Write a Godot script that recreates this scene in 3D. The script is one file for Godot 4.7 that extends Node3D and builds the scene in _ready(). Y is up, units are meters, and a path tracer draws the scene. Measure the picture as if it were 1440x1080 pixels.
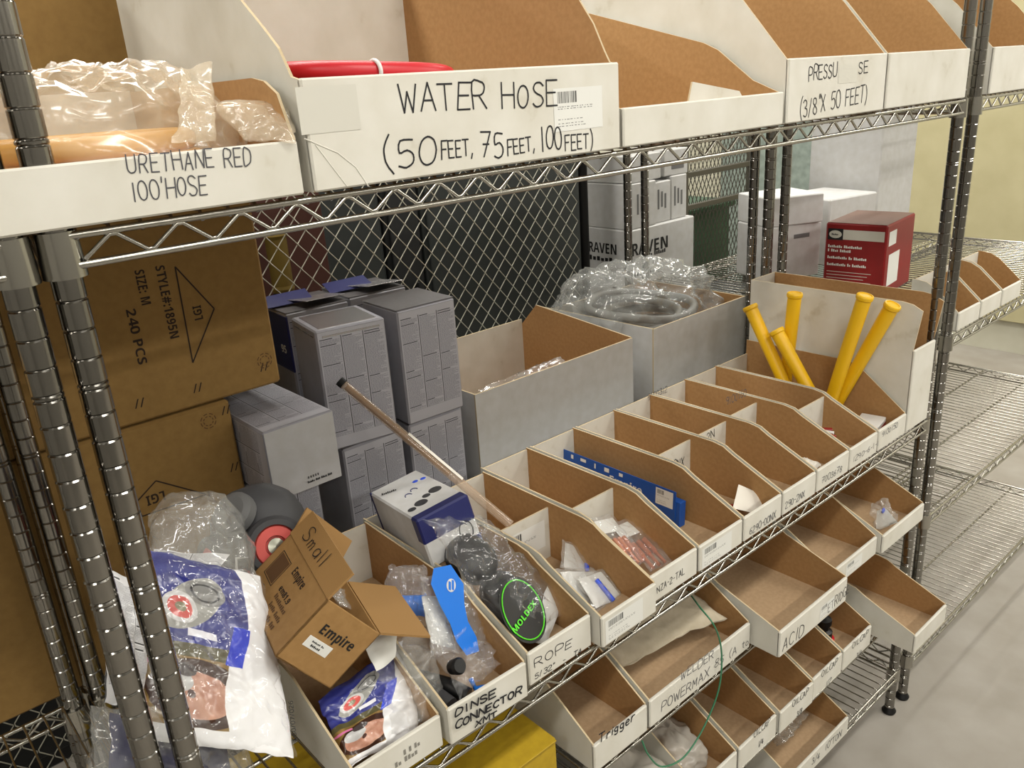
extends Node3D
# Stockroom: two wire shelving units back to back, cardboard bins, cartons, a chain-link fence behind.
# x runs along the shelves, -z towards the back, y up, metres; x = 0, z = 0 is the axis of the front post.

const F := 1155.26
const EYE := Vector3(-0.1631, 0.5216, 0.7555)
const TURN := Vector3(-0.3483, -0.7037, -0.0674)
const FLOOR_Y := -1.2
const CEIL_Y := 1.75
const TOP := 0.436
const MID := -0.301
const LOW := -0.529
const LOW2 := -0.824
const BOT := -1.046
const BACK := -0.314

var M := {}
var taken := {}
var rng := RandomNumberGenerator.new()
var glyphs := {}
var view_basis: Basis
var sans: SystemFont
var sans_bold: SystemFont

# ------------------------------------------------------------------ mesh builder
class MB:
	var v := PackedVector3Array()
	var n := PackedVector3Array()
	var t := PackedVector2Array()
	func tri(a: Vector3, b: Vector3, c: Vector3, na: Vector3, nb: Vector3, nc: Vector3, ua := Vector2.ZERO, ub := Vector2.ZERO, uc := Vector2.ZERO) -> void:
		if (b - a).cross(c - a).dot(na + nb + nc) > 0.0:
			v.append_array([a, c, b]); n.append_array([na, nc, nb]); t.append_array([ua, uc, ub])
		else:
			v.append_array([a, b, c]); n.append_array([na, nb, nc]); t.append_array([ua, ub, uc])
	# corners in order; the face looks to the side from which they run counter-clockwise
	func quad(a: Vector3, b: Vector3, c: Vector3, d: Vector3, flip := false) -> void:
		var m := (b - a).cross(d - a) + (d - c).cross(b - c)
		m = (-m if flip else m).normalized()
		tri(a, b, c, m, m, m, Vector2(0, 1), Vector2(1, 1), Vector2(1, 0))
		tri(a, c, d, m, m, m, Vector2(0, 1), Vector2(1, 0), Vector2(0, 0))
	func face(pts: Array, out: Vector3) -> void:
		var m := Vector3.ZERO
		for i in range(1, pts.size() - 1):
			m += (pts[i] - pts[0]).cross(pts[i + 1] - pts[0])
		m = m.normalized()
		if m.dot(out) < 0.0:
			m = -m
		for i in range(1, pts.size() - 1):
			tri(pts[0], pts[i], pts[i + 1], m, m, m)
	# box with chamfered edges between lo and hi
	func cbox(lo: Vector3, hi: Vector3, r := 0.0015) -> void:
		var c := (lo + hi) / 2
		var h := (hi - lo) / 2
		r = minf(r, 0.45 * minf(h.x, minf(h.y, h.z)) * 2.0)
		var p := func(sx, sy, sz, axis) -> Vector3:
			var q := Vector3(sx * (h.x - r), sy * (h.y - r), sz * (h.z - r))
			if axis == 0: q.x = sx * h.x
			if axis == 1: q.y = sy * h.y
			if axis == 2: q.z = sz * h.z
			return c + q
		for s in [-1, 1]:
			face([p.call(s, -1, -1, 0), p.call(s, 1, -1, 0), p.call(s, 1, 1, 0), p.call(s, -1, 1, 0)], Vector3(s, 0, 0))
			face([p.call(-1, s, -1, 1), p.call(1, s, -1, 1), p.call(1, s, 1, 1), p.call(-1, s, 1, 1)], Vector3(0, s, 0))
			face([p.call(-1, -1, s, 2), p.call(1, -1, s, 2), p.call(1, 1, s, 2), p.call(-1, 1, s, 2)], Vector3(0, 0, s))
			for w in [-1, 1]:
				face([p.call(s, w, -1, 0), p.call(s, w, 1, 0), p.call(s, w, 1, 1), p.call(s, w, -1, 1)], Vector3(s, w, 0))
				face([p.call(s, -1, w, 0), p.call(s, 1, w, 0), p.call(s, 1, w, 2), p.call(s, -1, w, 2)], Vector3(s, 0, w))
				face([p.call(-1, s, w, 1), p.call(1, s, w, 1), p.call(1, s, w, 2), p.call(-1, s, w, 2)], Vector3(0, s, w))
				for z in [-1, 1]:
					face([p.call(s, w, z, 0), p.call(s, w, z, 1), p.call(s, w, z, 2)], Vector3(s, w, z))
	func tube(pts: Array, r: float, seg := 6, caps := true, closed := false) -> void:
		var rings := []
		var dirs := []
		var cnt := pts.size()
		var side := Vector3.ZERO
		for i in cnt:
			var d: Vector3
			if closed:
				d = (pts[(i + 1) % cnt] - pts[(i - 1 + cnt) % cnt]).normalized()
			else:
				d = (pts[mini(i + 1, cnt - 1)] - pts[maxi(i - 1, 0)]).normalized()
			if side == Vector3.ZERO:
				side = d.cross(Vector3.UP if absf(d.y) < 0.9 else Vector3.RIGHT).normalized()
			side = (side - d * side.dot(d)).normalized()
			var up := side.cross(d)
			var ring := []
			for k in seg:
				var a := TAU * k / seg
				ring.append(side * cos(a) + up * sin(a))
			rings.append(ring)
			dirs.append(d)
		for i in (cnt if closed else cnt - 1):
			var j := (i + 1) % cnt
			for k in seg:
				var l := (k + 1) % seg
				var a: Vector3 = rings[i][k]
				var b: Vector3 = rings[i][l]
				var c: Vector3 = rings[j][l]
				var e: Vector3 = rings[j][k]
				tri(pts[i] + a * r, pts[i] + b * r, pts[j] + c * r, a, b, c)
				tri(pts[i] + a * r, pts[j] + c * r, pts[j] + e * r, a, c, e)
		if caps and not closed:
			for k in range(1, seg - 1):
				for e in [0, cnt - 1]:
					var m: Vector3 = -dirs[e] if e == 0 else dirs[e]
					tri(pts[e] + rings[e][0] * r, pts[e] + rings[e][k] * r, pts[e] + rings[e][k + 1] * r, m, m, m)
	# profile of (radius, height) pairs turned round the y axis through c
	func lathe(prof: Array, seg := 24, c := Vector3.ZERO) -> void:
		for i in prof.size() - 1:
			var p: Vector2 = prof[i]
			var q: Vector2 = prof[i + 1]
			var e := (q - p).normalized()
			for k in seg:
				var a := TAU * k / seg
				var b := TAU * (k + 1) / seg
				var A := Vector3(cos(a), 0, sin(a))
				var B := Vector3(cos(b), 0, sin(b))
				var na := A * e.y - Vector3(0, e.x, 0)
				var nb := B * e.y - Vector3(0, e.x, 0)
				var pa := c + A * p.x + Vector3(0, p.y, 0)
				var pb := c + B * p.x + Vector3(0, p.y, 0)
				var qa := c + A * q.x + Vector3(0, q.y, 0)
				var qb := c + B * q.x + Vector3(0, q.y, 0)
				if p.x > 1e-6: tri(pa, pb, qb, na, nb, nb)
				if q.x > 1e-6: tri(pa, qb, qa, na, nb, na)
	func put(other: MB, x: Transform3D) -> void:
		var r := x.basis.orthonormalized()
		for i in range(0, other.v.size(), 3):
			tri(x * other.v[i], x * other.v[i + 1], x * other.v[i + 2], r * other.n[i], r * other.n[i + 1], r * other.n[i + 2], other.t[i], other.t[i + 1], other.t[i + 2])
	func smooth(cell := 1e-5) -> void:
		var sums := {}
		for i in v.size():
			var k := Vector3i((v[i] / cell).round())
			sums[k] = sums.get(k, Vector3.ZERO) + n[i]
		for i in v.size():
			n[i] = sums[Vector3i((v[i] / cell).round())].normalized()
	func mesh(into: ArrayMesh = null) -> ArrayMesh:
		var m := into if into else ArrayMesh.new()
		var a := []
		a.resize(Mesh.ARRAY_MAX)
		a[Mesh.ARRAY_VERTEX] = v
		a[Mesh.ARRAY_NORMAL] = n
		a[Mesh.ARRAY_TEX_UV] = t
		m.add_surface_from_arrays(Mesh.PRIMITIVE_TRIANGLES, a)
		return m

# ------------------------------------------------------------------ scene helpers
func numbered(called: String) -> String:
	taken[called] = taken.get(called, -1) + 1
	return called if taken[called] == 0 else "%s_%03d" % [called, taken[called]]

func thing(called: String, label: String, category: String, at := Vector3.ZERO, turn := Vector3.ZERO, group := "") -> Node3D:
	var o := Node3D.new()
	o.name = numbered(called)
	add_child(o)
	o.transform = Transform3D(Basis.from_euler(turn), at)
	o.set_meta("label", label)
	o.set_meta("category", category)
	if group:
		o.set_meta("group", group)
	return o

func part(parent: Node3D, called: String, mesh: Mesh, mat: Material, x := Transform3D.IDENTITY) -> MeshInstance3D:
	var o := MeshInstance3D.new()
	o.name = called
	o.mesh = mesh
	if mat:
		o.material_override = mat
	parent.add_child(o, true)
	o.transform = x
	return o

func structure(called: String, mesh: Mesh, mat: Material, parent: Node3D = self) -> MeshInstance3D:
	var o := part(parent, called, mesh, mat)
	if parent == self:
		o.set_meta("kind", "structure")
	return o

func box_mesh(lo: Vector3, hi: Vector3, r := 0.0015) -> ArrayMesh:
	var b := MB.new()
	b.cbox(lo, hi, r)
	return b.mesh()

# pixel of the photograph to a point on the plane z = const, x = const, y = const
func ray(u: float, w: float) -> Vector3:
	return view_basis * Vector3((u - 720.0) / F, (540.0 - w) / F, -1.0)
func pz(u: float, w: float, z: float) -> Vector3:
	var d := ray(u, w)
	return EYE + d * ((z - EYE.z) / d.z)
func px(u: float, w: float, x: float) -> Vector3:
	var d := ray(u, w)
	return EYE + d * ((x - EYE.x) / d.x)
func py(u: float, w: float, y: float) -> Vector3:
	var d := ray(u, w)
	return EYE + d * ((y - EYE.y) / d.y)

# flat board: outline in its own xy plane, front towards +z, t thick; three materials: front, back, edges
func board(outline: Array, t: float, front: Material, back: Material, edge: Material) -> ArrayMesh:
	var poly := PackedVector2Array(outline)
	var ix := Geometry2D.triangulate_polygon(poly)
	var a := MB.new()
	var b := MB.new()
	var c := MB.new()
	for i in range(0, ix.size(), 3):
		var p := poly[ix[i]]; var q := poly[ix[i + 1]]; var r := poly[ix[i + 2]]
		a.tri(Vector3(p.x, p.y, 0), Vector3(q.x, q.y, 0), Vector3(r.x, r.y, 0), Vector3.BACK, Vector3.BACK, Vector3.BACK, p, q, r)
		b.tri(Vector3(p.x, p.y, -t), Vector3(q.x, q.y, -t), Vector3(r.x, r.y, -t), Vector3.FORWARD, Vector3.FORWARD, Vector3.FORWARD, p, q, r)
	var turn := 1.0 if Geometry2D.is_polygon_clockwise(poly) else -1.0
	for i in poly.size():
		var p := poly[i]; var q := poly[(i + 1) % poly.size()]
		var e := (q - p)
		var m := Vector3(-e.y, e.x, 0).normalized() * turn
		c.tri(Vector3(p.x, p.y, 0), Vector3(q.x, q.y, 0), Vector3(q.x, q.y, -t), m, m, m)
		c.tri(Vector3(p.x, p.y, 0), Vector3(q.x, q.y, -t), Vector3(p.x, p.y, -t), m, m, m)
	var out := a.mesh()
	b.mesh(out)
	c.mesh(out)
	out.surface_set_material(0, front)
	out.surface_set_material(1, back)
	out.surface_set_material(2, edge)
	return out

func frame(o: Vector3, x: Vector3, y: Vector3) -> Transform3D:
	x = x.normalized()
	var z := x.cross(y).normalized()
	return Transform3D(Basis(x, z.cross(x), z), o)

# ------------------------------------------------------------------ lettering
const STROKES := {
	"A": "0,0 2,6 4,0|0.7,2.2 3.3,2.2", "B": "0,0 0,6 2.5,6 3.4,5.2 3.2,3.8 2,3.2 0,3.2|2,3.2 3.6,2.4 3.8,1 2.8,0 0,0", "C": "3.8,5.2 2.6,6 1,5.6 0.1,4 0.1,2 1,0.4 2.6,0 3.8,0.8",
	"D": "0,0 0,6 2,6 3.5,5 4,3 3.5,1 2,0 0,0", "E": "3.6,6 0,6 0,0 3.6,0|0,3.1 3,3.1", "F": "0,0 0,6 3.6,6|0,3.2 2.8,3.2", "G": "3.8,5.2 2.4,6 0.8,5.4 0,3 0.8,0.6 2.4,0 3.8,0.8 3.8,2.6 2.4,2.6",
	"H": "0,0 0,6|4,0 4,6|0,3.1 4,3.1", "I": "1,0 1,6", "J": "3,6 3,1 2,0 0.8,0.2 0.2,1.2", "K": "0,0 0,6|3.8,6 0,2.6|1.2,3.6 4,0", "L": "0,6 0,0 3.4,0", "M": "0,0 0.3,6 2,2 3.7,6 4,0", "N": "0,0 0,6 4,0 4,6",
	"O": "2,6 0.6,5.2 0,3 0.6,0.8 2,0 3.4,0.8 4,3 3.4,5.2 2,6", "P": "0,0 0,6 2.6,6 3.7,5.2 3.6,3.6 2.4,2.8 0,2.8", "Q": "2,6 0.6,5.2 0,3 0.6,0.8 2,0 3.4,0.8 4,3 3.4,5.2 2,6|2.4,1.6 4.2,-0.4",
	"R": "0,0 0,6 2.6,6 3.6,5.2 3.4,3.8 2.2,3 0,3|1.8,3 4,0", "S": "3.6,5.2 2.4,6 0.8,5.8 0.2,4.6 1,3.5 3,2.6 3.7,1.4 2.8,0.2 1.2,0 0.1,0.8", "T": "-0.2,6 4.2,6|2,6 2,0", "U": "0,6 0,1.6 0.9,0.2 2,0 3.2,0.3 4,1.6 4,6", "V": "0,6 2,0 4,6",
	"W": "0,6 1.1,0 2.2,4.4 3.4,0 4.6,6", "X": "0,6 4,0|4,6 0,0", "Y": "0,6 2,3 4,6|2,3 2,0", "Z": "0,6 4,6 0,0 4,0",
	"0": "2,6 0.6,5.2 0,3 0.6,0.8 2,0 3.4,0.8 4,3 3.4,5.2 2,6", "1": "1.2,0 1.2,6", "2": "0.2,4.8 1,5.9 2.6,6 3.6,5 3.2,3.6 0,0 4,0", "3": "0.2,5.2 1.6,6 3.2,5.4 3.2,4 1.6,3.2 3.4,2.6 3.6,1 2,0 0.2,0.6", "4": "2.8,0 2.8,6 0,2 4,2", "5": "3.8,6 0.8,6 0.5,3.4 2.4,3.8 3.8,2.6 3.6,0.9 2,0 0.2,0.5",
	"6": "3.2,5.8 1.2,4.6 0.2,2.2 0.8,0.4 2.4,0 3.6,1 3.4,2.6 2,3.2 0.6,2.4", "7": "0,6 4,6 1.4,0|1,3 3.4,3", "8": "2,3.2 0.6,4.2 0.8,5.6 2,6 3.2,5.6 3.4,4.2 2,3.2 0.4,2 0.4,0.8 2,0 3.6,0.8 3.6,2 2,3.2", "9": "3.6,4 2.2,3 0.8,3.4 0.3,4.8 1.2,6 2.8,5.9 3.6,4.4 3.2,1.6 2,0",
	"(": "2,7 0.8,5 0.5,3 0.8,1 2,-1", ")": "0.4,7 1.6,5 1.9,3 1.6,1 0.4,-1", ",": "0.8,0.6 0.3,-1", "'": "0.8,6.4 0.6,4.8", "\"": "0.4,6.2 0.3,4.8|1.4,6.2 1.3,4.8", "/": "0,-0.4 2.6,6.4", "-": "0.4,3 2.6,3", ".": "0.6,0 0.8,0.3",
	"r": "0.4,0 0.4,3.6|0.4,2.4 1.4,3.6 2.6,3.4", "i": "0.6,0 0.6,3.4|0.6,4.8 0.8,5.1", "g": "2.8,3 1.6,3.6 0.5,2.8 0.5,1.2 1.6,0.6 2.8,1.4 2.9,3.4 2.8,-0.6 1.8,-1.7 0.4,-1.2", "e": "0.4,1.8 2.8,2.2 2.2,3.5 1,3.4 0.3,2 0.8,0.4 2,0 3,0.6", "a": "2.8,3 1.6,3.6 0.4,2.6 0.5,0.8 1.6,0.1 2.7,1 2.8,3.4 3,0", "m": "0.2,0 0.2,3.6|0.2,2.4 1.2,3.6 1.8,2.6 1.8,0|1.8,2.6 2.8,3.6 3.4,2.6 3.5,0",
	"n": "0.2,0 0.2,3.6|0.2,2.4 1.4,3.6 2.6,2.6 2.6,0", "o": "1.6,3.6 0.4,2.4 0.6,0.6 1.8,0 3,1 2.8,2.8 1.6,3.6", "t": "1.2,5 1.2,0.4 2.2,0|0.2,3.6 2.4,3.6", "s": "2.6,3 1.4,3.6 0.4,2.8 2.4,1.2 1.6,0 0.2,0.5", "l": "0.8,6 0.8,0",
}

func glyph(ch: String) -> Array:
	if not glyphs.has(ch):
		var lines := []
		var wide := 0.0
		for s in STROKES.get(ch, "").split("|", false):
			var pts := []
			for p in s.split(" ", false):
				var q: PackedFloat64Array = p.split_floats(",")
				pts.append(Vector2(q[0], q[1]) / 6.0)
				wide = maxf(wide, q[0] / 6.0)
			if pts.size() > 3 and ch in "BCDGJOPQRSU0235689()aegmnos":
				var round_ := []
				for i in pts.size() - 1:
					var a: Vector2 = pts[maxi(i - 1, 0)]; var b: Vector2 = pts[i]; var c: Vector2 = pts[i + 1]; var d: Vector2 = pts[mini(i + 2, pts.size() - 1)]
					if pts[0] == pts[-1]:
						a = pts[i - 1] if i > 0 else pts[-2]
						d = pts[i + 2] if i + 2 < pts.size() else pts[1]
					for k in 3:
						round_.append(b.cubic_interpolate(c, a, d, k / 3.0))
				round_.append(pts[-1])
				pts = round_
			lines.append(pts)
		glyphs[ch] = [lines, 0.34 if ch in "I1" else wide if wide > 0.0 else 0.45]
	return glyphs[ch]

# handwriting from world point a to world point b, letters h tall, pen w wide, lying on the plane that holds b - a and up
func write(parent: Node3D, text: String, a: Vector3, b: Vector3, up: Vector3, h: float, w: float, mat: Material, on := "front_panel") -> void:
	var host: Node3D = parent.get_node(on) if parent.has_node(on) else parent
	var total := 0.0
	for ch in text:
		total += glyph(ch)[1] + 0.22
	var right := (b - a).normalized()
	var sx := (b - a).length() / maxf(total * h - 0.22 * h, 0.001)
	var out := right.cross(up).normalized()
	var u := out.cross(right).normalized()
	var inv := (parent.transform * host.transform if host != parent else parent.transform).affine_inverse()
	var mb := MB.new()
	var r := RandomNumberGenerator.new()
	r.seed = hash(text)
	var at := 0.0
	var lift := 0.0
	for ch in text:
		var g := glyph(ch)
		var grow := r.randf_range(0.9, 1.1)
		var lean := r.randf_range(-0.06, 0.14)
		var drop := r.randf_range(-0.05, 0.05)
		for s in g[0]:
			var pts := []
			for p in s:
				var q: Vector2 = p + Vector2(r.randf_range(-0.006, 0.006), r.randf_range(-0.006, 0.006))
				lift += 0.000002
				pts.append(a + right * ((at + q.x * grow + q.y * lean) * h * sx) + u * ((q.y * grow + drop) * h) + out * (0.0004 + lift))
			for i in pts.size() - 1:
				var d: Vector3 = (pts[i + 1] - pts[i])
				if d.length() < 1e-5:
					continue
				d = d.normalized()
				var e := out.cross(d) * (w * 0.5)
				d *= w * 0.35
				mb.face([inv * (pts[i] - e - d), inv * (pts[i + 1] - e + d), inv * (pts[i + 1] + e + d), inv * (pts[i] + e - d)], inv.basis * out)
		at += g[1] + 0.22
	part(host, "handwriting", mb.mesh(), mat)

func write_px(parent: Node3D, text: String, from: Vector2, to: Vector2, z: float, h: float, w: float, mat: Material, on := "front_panel") -> void:
	write(parent, text, pz(from.x, from.y, z), pz(to.x, to.y, z), Vector3.UP, h, w, mat, on)

# printed lettering: left end of the baseline, reading direction, cap height; wide > 0 stretches it to that length
func print_text(parent: Node3D, text: String, a: Vector3, right: Vector3, up: Vector3, h: float, mat: Material, wide := 0.0, bold := true, called := "lettering") -> void:
	var m := TextMesh.new()
	m.text = text
	m.font = sans_bold if bold else sans
	m.font_size = 32
	m.pixel_size = h / 0.714 / 32.0
	m.depth = 0.0003
	m.curve_step = 4.0
	m.horizontal_alignment = HORIZONTAL_ALIGNMENT_LEFT
	m.vertical_alignment = VERTICAL_ALIGNMENT_BOTTOM
	var box := m.get_aabb()
	var sx := wide / box.size.x if wide > 0.0 and box.size.x > 0.0 else 1.0
	var x := frame(a, right, up)
	x.basis = x.basis * Basis.from_scale(Vector3(sx, 1, 1))
	x.origin -= x.basis * Vector3(box.position.x, 0.235 * h / 0.714 + box.position.y, -0.0002)
	part(parent, called, m, mat, parent.transform.affine_inverse() * x)

# type too small to read in the photograph: a row of letter-sized marks in words of the given lengths
func small_type(parent: Node3D, words: Array, a: Vector3, right: Vector3, up: Vector3, h: float, mat: Material, wide: float) -> void:
	var total := 0.0
	for n in words:
		total += n + 0.8
	var x := frame(a, right, up)
	var inv := parent.transform.affine_inverse() * x
	var mb := MB.new()
	var step := wide / total
	var at := 0.0
	for n in words:
		for k in n:
			var tall: float = h * (1.0 if k == 0 else 0.62 + 0.3 * ((k * 7 + n) % 3) / 2.0)
			var x0: float = (at + k) * step
			mb.face([inv * Vector3(x0, 0, 0.0004), inv * Vector3(x0 + step * 0.72, 0, 0.0004), inv * Vector3(x0 + step * 0.72, tall, 0.0004), inv * Vector3(x0, tall, 0.0004)], inv.basis.z)
		at += n + 0.8
	part(parent, "small_type", mb.mesh(), mat)

# ------------------------------------------------------------------ pictures computed for surfaces
func tex(img: Image) -> ImageTexture:
	return ImageTexture.create_from_image(img)

func noise_tex(freq: float, lo: Color, hi: Color, seed_: int, octaves := 4, size := 512, kind := FastNoiseLite.TYPE_SIMPLEX_SMOOTH) -> NoiseTexture2D:
	var f := FastNoiseLite.new()
	f.seed = seed_
	f.noise_type = kind
	f.frequency = freq
	f.fractal_octaves = octaves
	var g := Gradient.new()
	g.set_color(0, lo)
	g.set_color(1, hi)
	var t := NoiseTexture2D.new()
	t.width = size; t.height = size
	t.seamless = true
	t.noise = f
	t.color_ramp = g
	return t

func mat(color: Color, rough := 0.8, metal := 0.0, spec := 0.5) -> StandardMaterial3D:
	var m := StandardMaterial3D.new()
	m.albedo_color = color
	m.roughness = rough
	m.metallic = metal
	m.metallic_specular = spec
	return m

func tri_mat(color: Color, t: Texture2D, scale: float, rough := 0.8, metal := 0.0) -> StandardMaterial3D:
	var m := mat(color, rough, metal)
	m.albedo_texture = t
	m.uv1_triplanar = true
	m.uv1_scale = Vector3.ONE * scale
	return m

func clear(alpha: float, rough := 0.08, color := Color(0.95, 0.96, 0.97)) -> StandardMaterial3D:
	var m := mat(Color(color, alpha), rough)
	m.transparency = BaseMaterial3D.TRANSPARENCY_ALPHA
	m.cull_mode = BaseMaterial3D.CULL_DISABLED
	return m

# a sheet of dense small print in columns
func small_print(w: int, h: int, cols: int, seed_: int, paper: Color, ink: Color, head: float) -> ImageTexture:
	var im := Image.create(w, h, false, Image.FORMAT_RGB8)
	im.fill(paper)
	var r := RandomNumberGenerator.new()
	r.seed = seed_
	var cw := float(w) / cols
	for c in cols:
		if c > 0:
			im.fill_rect(Rect2i(int(c * cw) - 1, int(h * head), 3, int(h * (0.9 - head))), ink.darkened(0.75))
		var y := int(h * head) + 4
		while y < h * 0.9:
			if r.randf() < 0.03 or y == int(h * head) + 4:
				im.fill_rect(Rect2i(int(c * cw) + 6, y, int(cw * r.randf_range(0.4, 0.8)), 3), ink.darkened(0.6))
				y += 7
			var x := int(c * cw) + 6
			var stop := int((c + 1) * cw - 6 - (cw * r.randf_range(0.0, 0.35) if r.randf() < 0.35 else 0.0))
			while x < stop:
				var l := mini(r.randi_range(3, 12), stop - x)
				im.fill_rect(Rect2i(x, y, l, 1), ink)
				x += l + 2
			y += 3
	return tex(im)

func barcode_image(seed_: int) -> ImageTexture:
	var im := Image.create(256, 128, false, Image.FORMAT_RGB8)
	im.fill(Color(0.86, 0.86, 0.84))
	var r := RandomNumberGenerator.new()
	r.seed = seed_
	var x := 20
	while x < 120:
		var w := r.randi_range(1, 4)
		im.fill_rect(Rect2i(x, 10, w, 34), Color(0.12, 0.12, 0.12))
		x += w + r.randi_range(1, 4)
	for row in [54, 60, 92, 104, 112]:
		x = 20
		while x < (200 if row < 70 else 150):
			var w := r.randi_range(4, 14)
			im.fill_rect(Rect2i(x, row, w, 2), Color(0.4, 0.4, 0.4))
			x += w + r.randi_range(3, 9)
	return tex(im)

# print of a respirator bag: blue with a grey mask at the top, a picture in browns below, white margin on the right
func bag_print(turned: bool) -> ImageTexture:
	var w := 320; var h := 480
	var im := Image.create(w, h, false, Image.FORMAT_RGB8)
	var f := FastNoiseLite.new()
	f.seed = 5
	f.frequency = 0.02
	for y in h:
		for x in w:
			var p := Vector2(float(x) / w, float(y) / h)
			var k := f.get_noise_2d(x, y)
			var c := Color(0.93, 0.93, 0.94)
			var curve := 0.72 + 0.1 * sin(p.y * 5.0 + 0.6)
			if p.x < curve - 0.02 and p.y < 0.50:
				c = Color(0.17, 0.19, 0.47).lerp(Color(0.30, 0.32, 0.60), clampf(0.5 + 0.6 * sin(p.y * 60.0 + p.x * 8.0), 0, 1) * 0.5)
			if p.x < curve - 0.10 and p.y >= 0.50 and p.y < 0.92:
				c = Color(0.44, 0.36, 0.19).lerp(Color(0.60, 0.48, 0.28), clampf(k + 0.5, 0, 1))
				if p.y < 0.57:
					c = Color(0.33, 0.31, 0.20)
				var e := ((p - Vector2(0.36, 0.75)) / Vector2(0.30, 0.15)).length()
				if e < 1.15: c = Color(0.24, 0.15, 0.11)
				if ((p - Vector2(0.33, 0.76)) / Vector2(0.25, 0.12)).length() < 1.0: c = Color(0.78, 0.60, 0.52).lerp(Color(0.68, 0.48, 0.40), clampf(k + 0.4, 0, 1))
				if ((p - Vector2(0.20, 0.70)) / Vector2(0.12, 0.06)).length() < 1.0: c = Color(0.74, 0.74, 0.74)
				if ((p - Vector2(0.27, 0.64)) / Vector2(0.08, 0.035)).length() < 1.0: c = Color(0.28, 0.25, 0.25)
				if ((p - Vector2(0.30, 0.76)) / Vector2(0.028, 0.022)).length() < 1.0: c = Color(0.30, 0.20, 0.18)
				if absf(p.y - 0.615) < 0.012 and p.x < 0.2: c = Color(0.80, 0.45, 0.62)
			if p.x >= curve - 0.13 and p.x < curve and p.y >= 0.36 and p.y < 0.58:
				c = Color(0.10, 0.22, 0.80)
			# the picture of the mask
			var q := (p - Vector2(0.36, 0.27)).rotated(0.5)
			if (q / Vector2(0.27, 0.12)).length() < 1.0: c = Color(0.62, 0.62, 0.60)
			if ((p - Vector2(0.46, 0.20)) / Vector2(0.16, 0.075)).length() < 1.0: c = Color(0.52, 0.52, 0.51)
			if absf(((p - Vector2(0.46, 0.20)) / Vector2(0.11, 0.05)).length() - 1.0) < 0.09: c = Color(0.22, 0.22, 0.23)
			var ring := ((p - Vector2(0.26, 0.31)) / Vector2(0.13, 0.087)).length()
			if ring < 1.0: c = Color(0.80, 0.80, 0.80)
			if ring < 0.72: c = Color(0.83, 0.38, 0.36)
			if ring < 0.32: c = Color(0.55, 0.54, 0.44)
			if p.y > 0.42 and p.y < 0.46 and p.x > 0.30 and p.x < 0.52: c = Color(0.90, 0.90, 0.93)
			im.set_pixel((w - 1 - x) if turned else x, y, c)
	return tex(im)

# ------------------------------------------------------------------ soft shapes
# bag over four world corners (top left, top right, bottom right, bottom left), swollen by front and back along its normal, crumpled
func bag_mesh(c: Array, front: float, back: float, crumple: float, seed_: int, origin: Transform3D, nx := 36, ny := 44, freq := 14.0, sides := 2) -> ArrayMesh:
	var f := FastNoiseLite.new()
	f.seed = seed_
	f.noise_type = FastNoiseLite.TYPE_SIMPLEX
	f.fractal_type = FastNoiseLite.FRACTAL_RIDGED
	f.fractal_octaves = 3
	f.frequency = freq
	var inv := origin.affine_inverse()
	var out := ((c[1] - c[0]) as Vector3).cross(c[0] - c[3]).normalized()
	var mb := MB.new()
	for side in ([1.0, -1.0] if sides == 2 else [1.0]):
		var half := MB.new()
		var g := []
		for j in ny + 1:
			var row := []
			for i in nx + 1:
				var s := float(i) / nx
				var q := float(j) / ny
				var p: Vector3 = c[0].lerp(c[1], s).lerp((c[3] as Vector3).lerp(c[2], s), q)
				var e := (1.0 - pow(absf(2 * s - 1), 2.6)) * (1.0 - pow(absf(2 * q - 1), 2.6))
				var rim := 1.0 - e
				p += out * (side * (front if side > 0 else back) * sqrt(maxf(e, 0.0)))
				var k := f.get_noise_3dv(p + Vector3(0, 0, 7.0 * side))
				p += out * crumple * k * (0.35 + 0.65 * sqrt(maxf(e, 0)) ) 
				var jx := f.get_noise_3d(p.x * 0.6 + 3.1, p.y * 0.6, p.z * 0.6)
				var jy := f.get_noise_3d(p.x * 0.6, p.y * 0.6 + 9.7, p.z * 0.6)
				p += ((c[1] - c[0]) as Vector3).normalized() * jx * crumple * 0.9 * rim + ((c[0] - c[3]) as Vector3).normalized() * jy * crumple * 0.9 * rim
				row.append(inv * p)
			g.append(row)
		for j in ny:
			for i in nx:
				var a: Vector3 = g[j][i]; var b: Vector3 = g[j][i + 1]; var d: Vector3 = g[j + 1][i + 1]; var e: Vector3 = g[j + 1][i]
				var m: Vector3 = (e - a).cross(b - a).normalized() * side
				var ua := Vector2(float(i) / nx, float(j) / ny); var ud := Vector2(float(i + 1) / nx, float(j + 1) / ny)
				var ub := Vector2(ud.x, ua.y); var ue := Vector2(ua.x, ud.y)
				half.tri(a, b, d, m, m, m, ua, ub, ud)
				half.tri(a, d, e, m, m, m, ua, ud, ue)
		half.smooth()
		mb.v.append_array(half.v); mb.n.append_array(half.n); mb.t.append_array(half.t)
	return mb.mesh()

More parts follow.
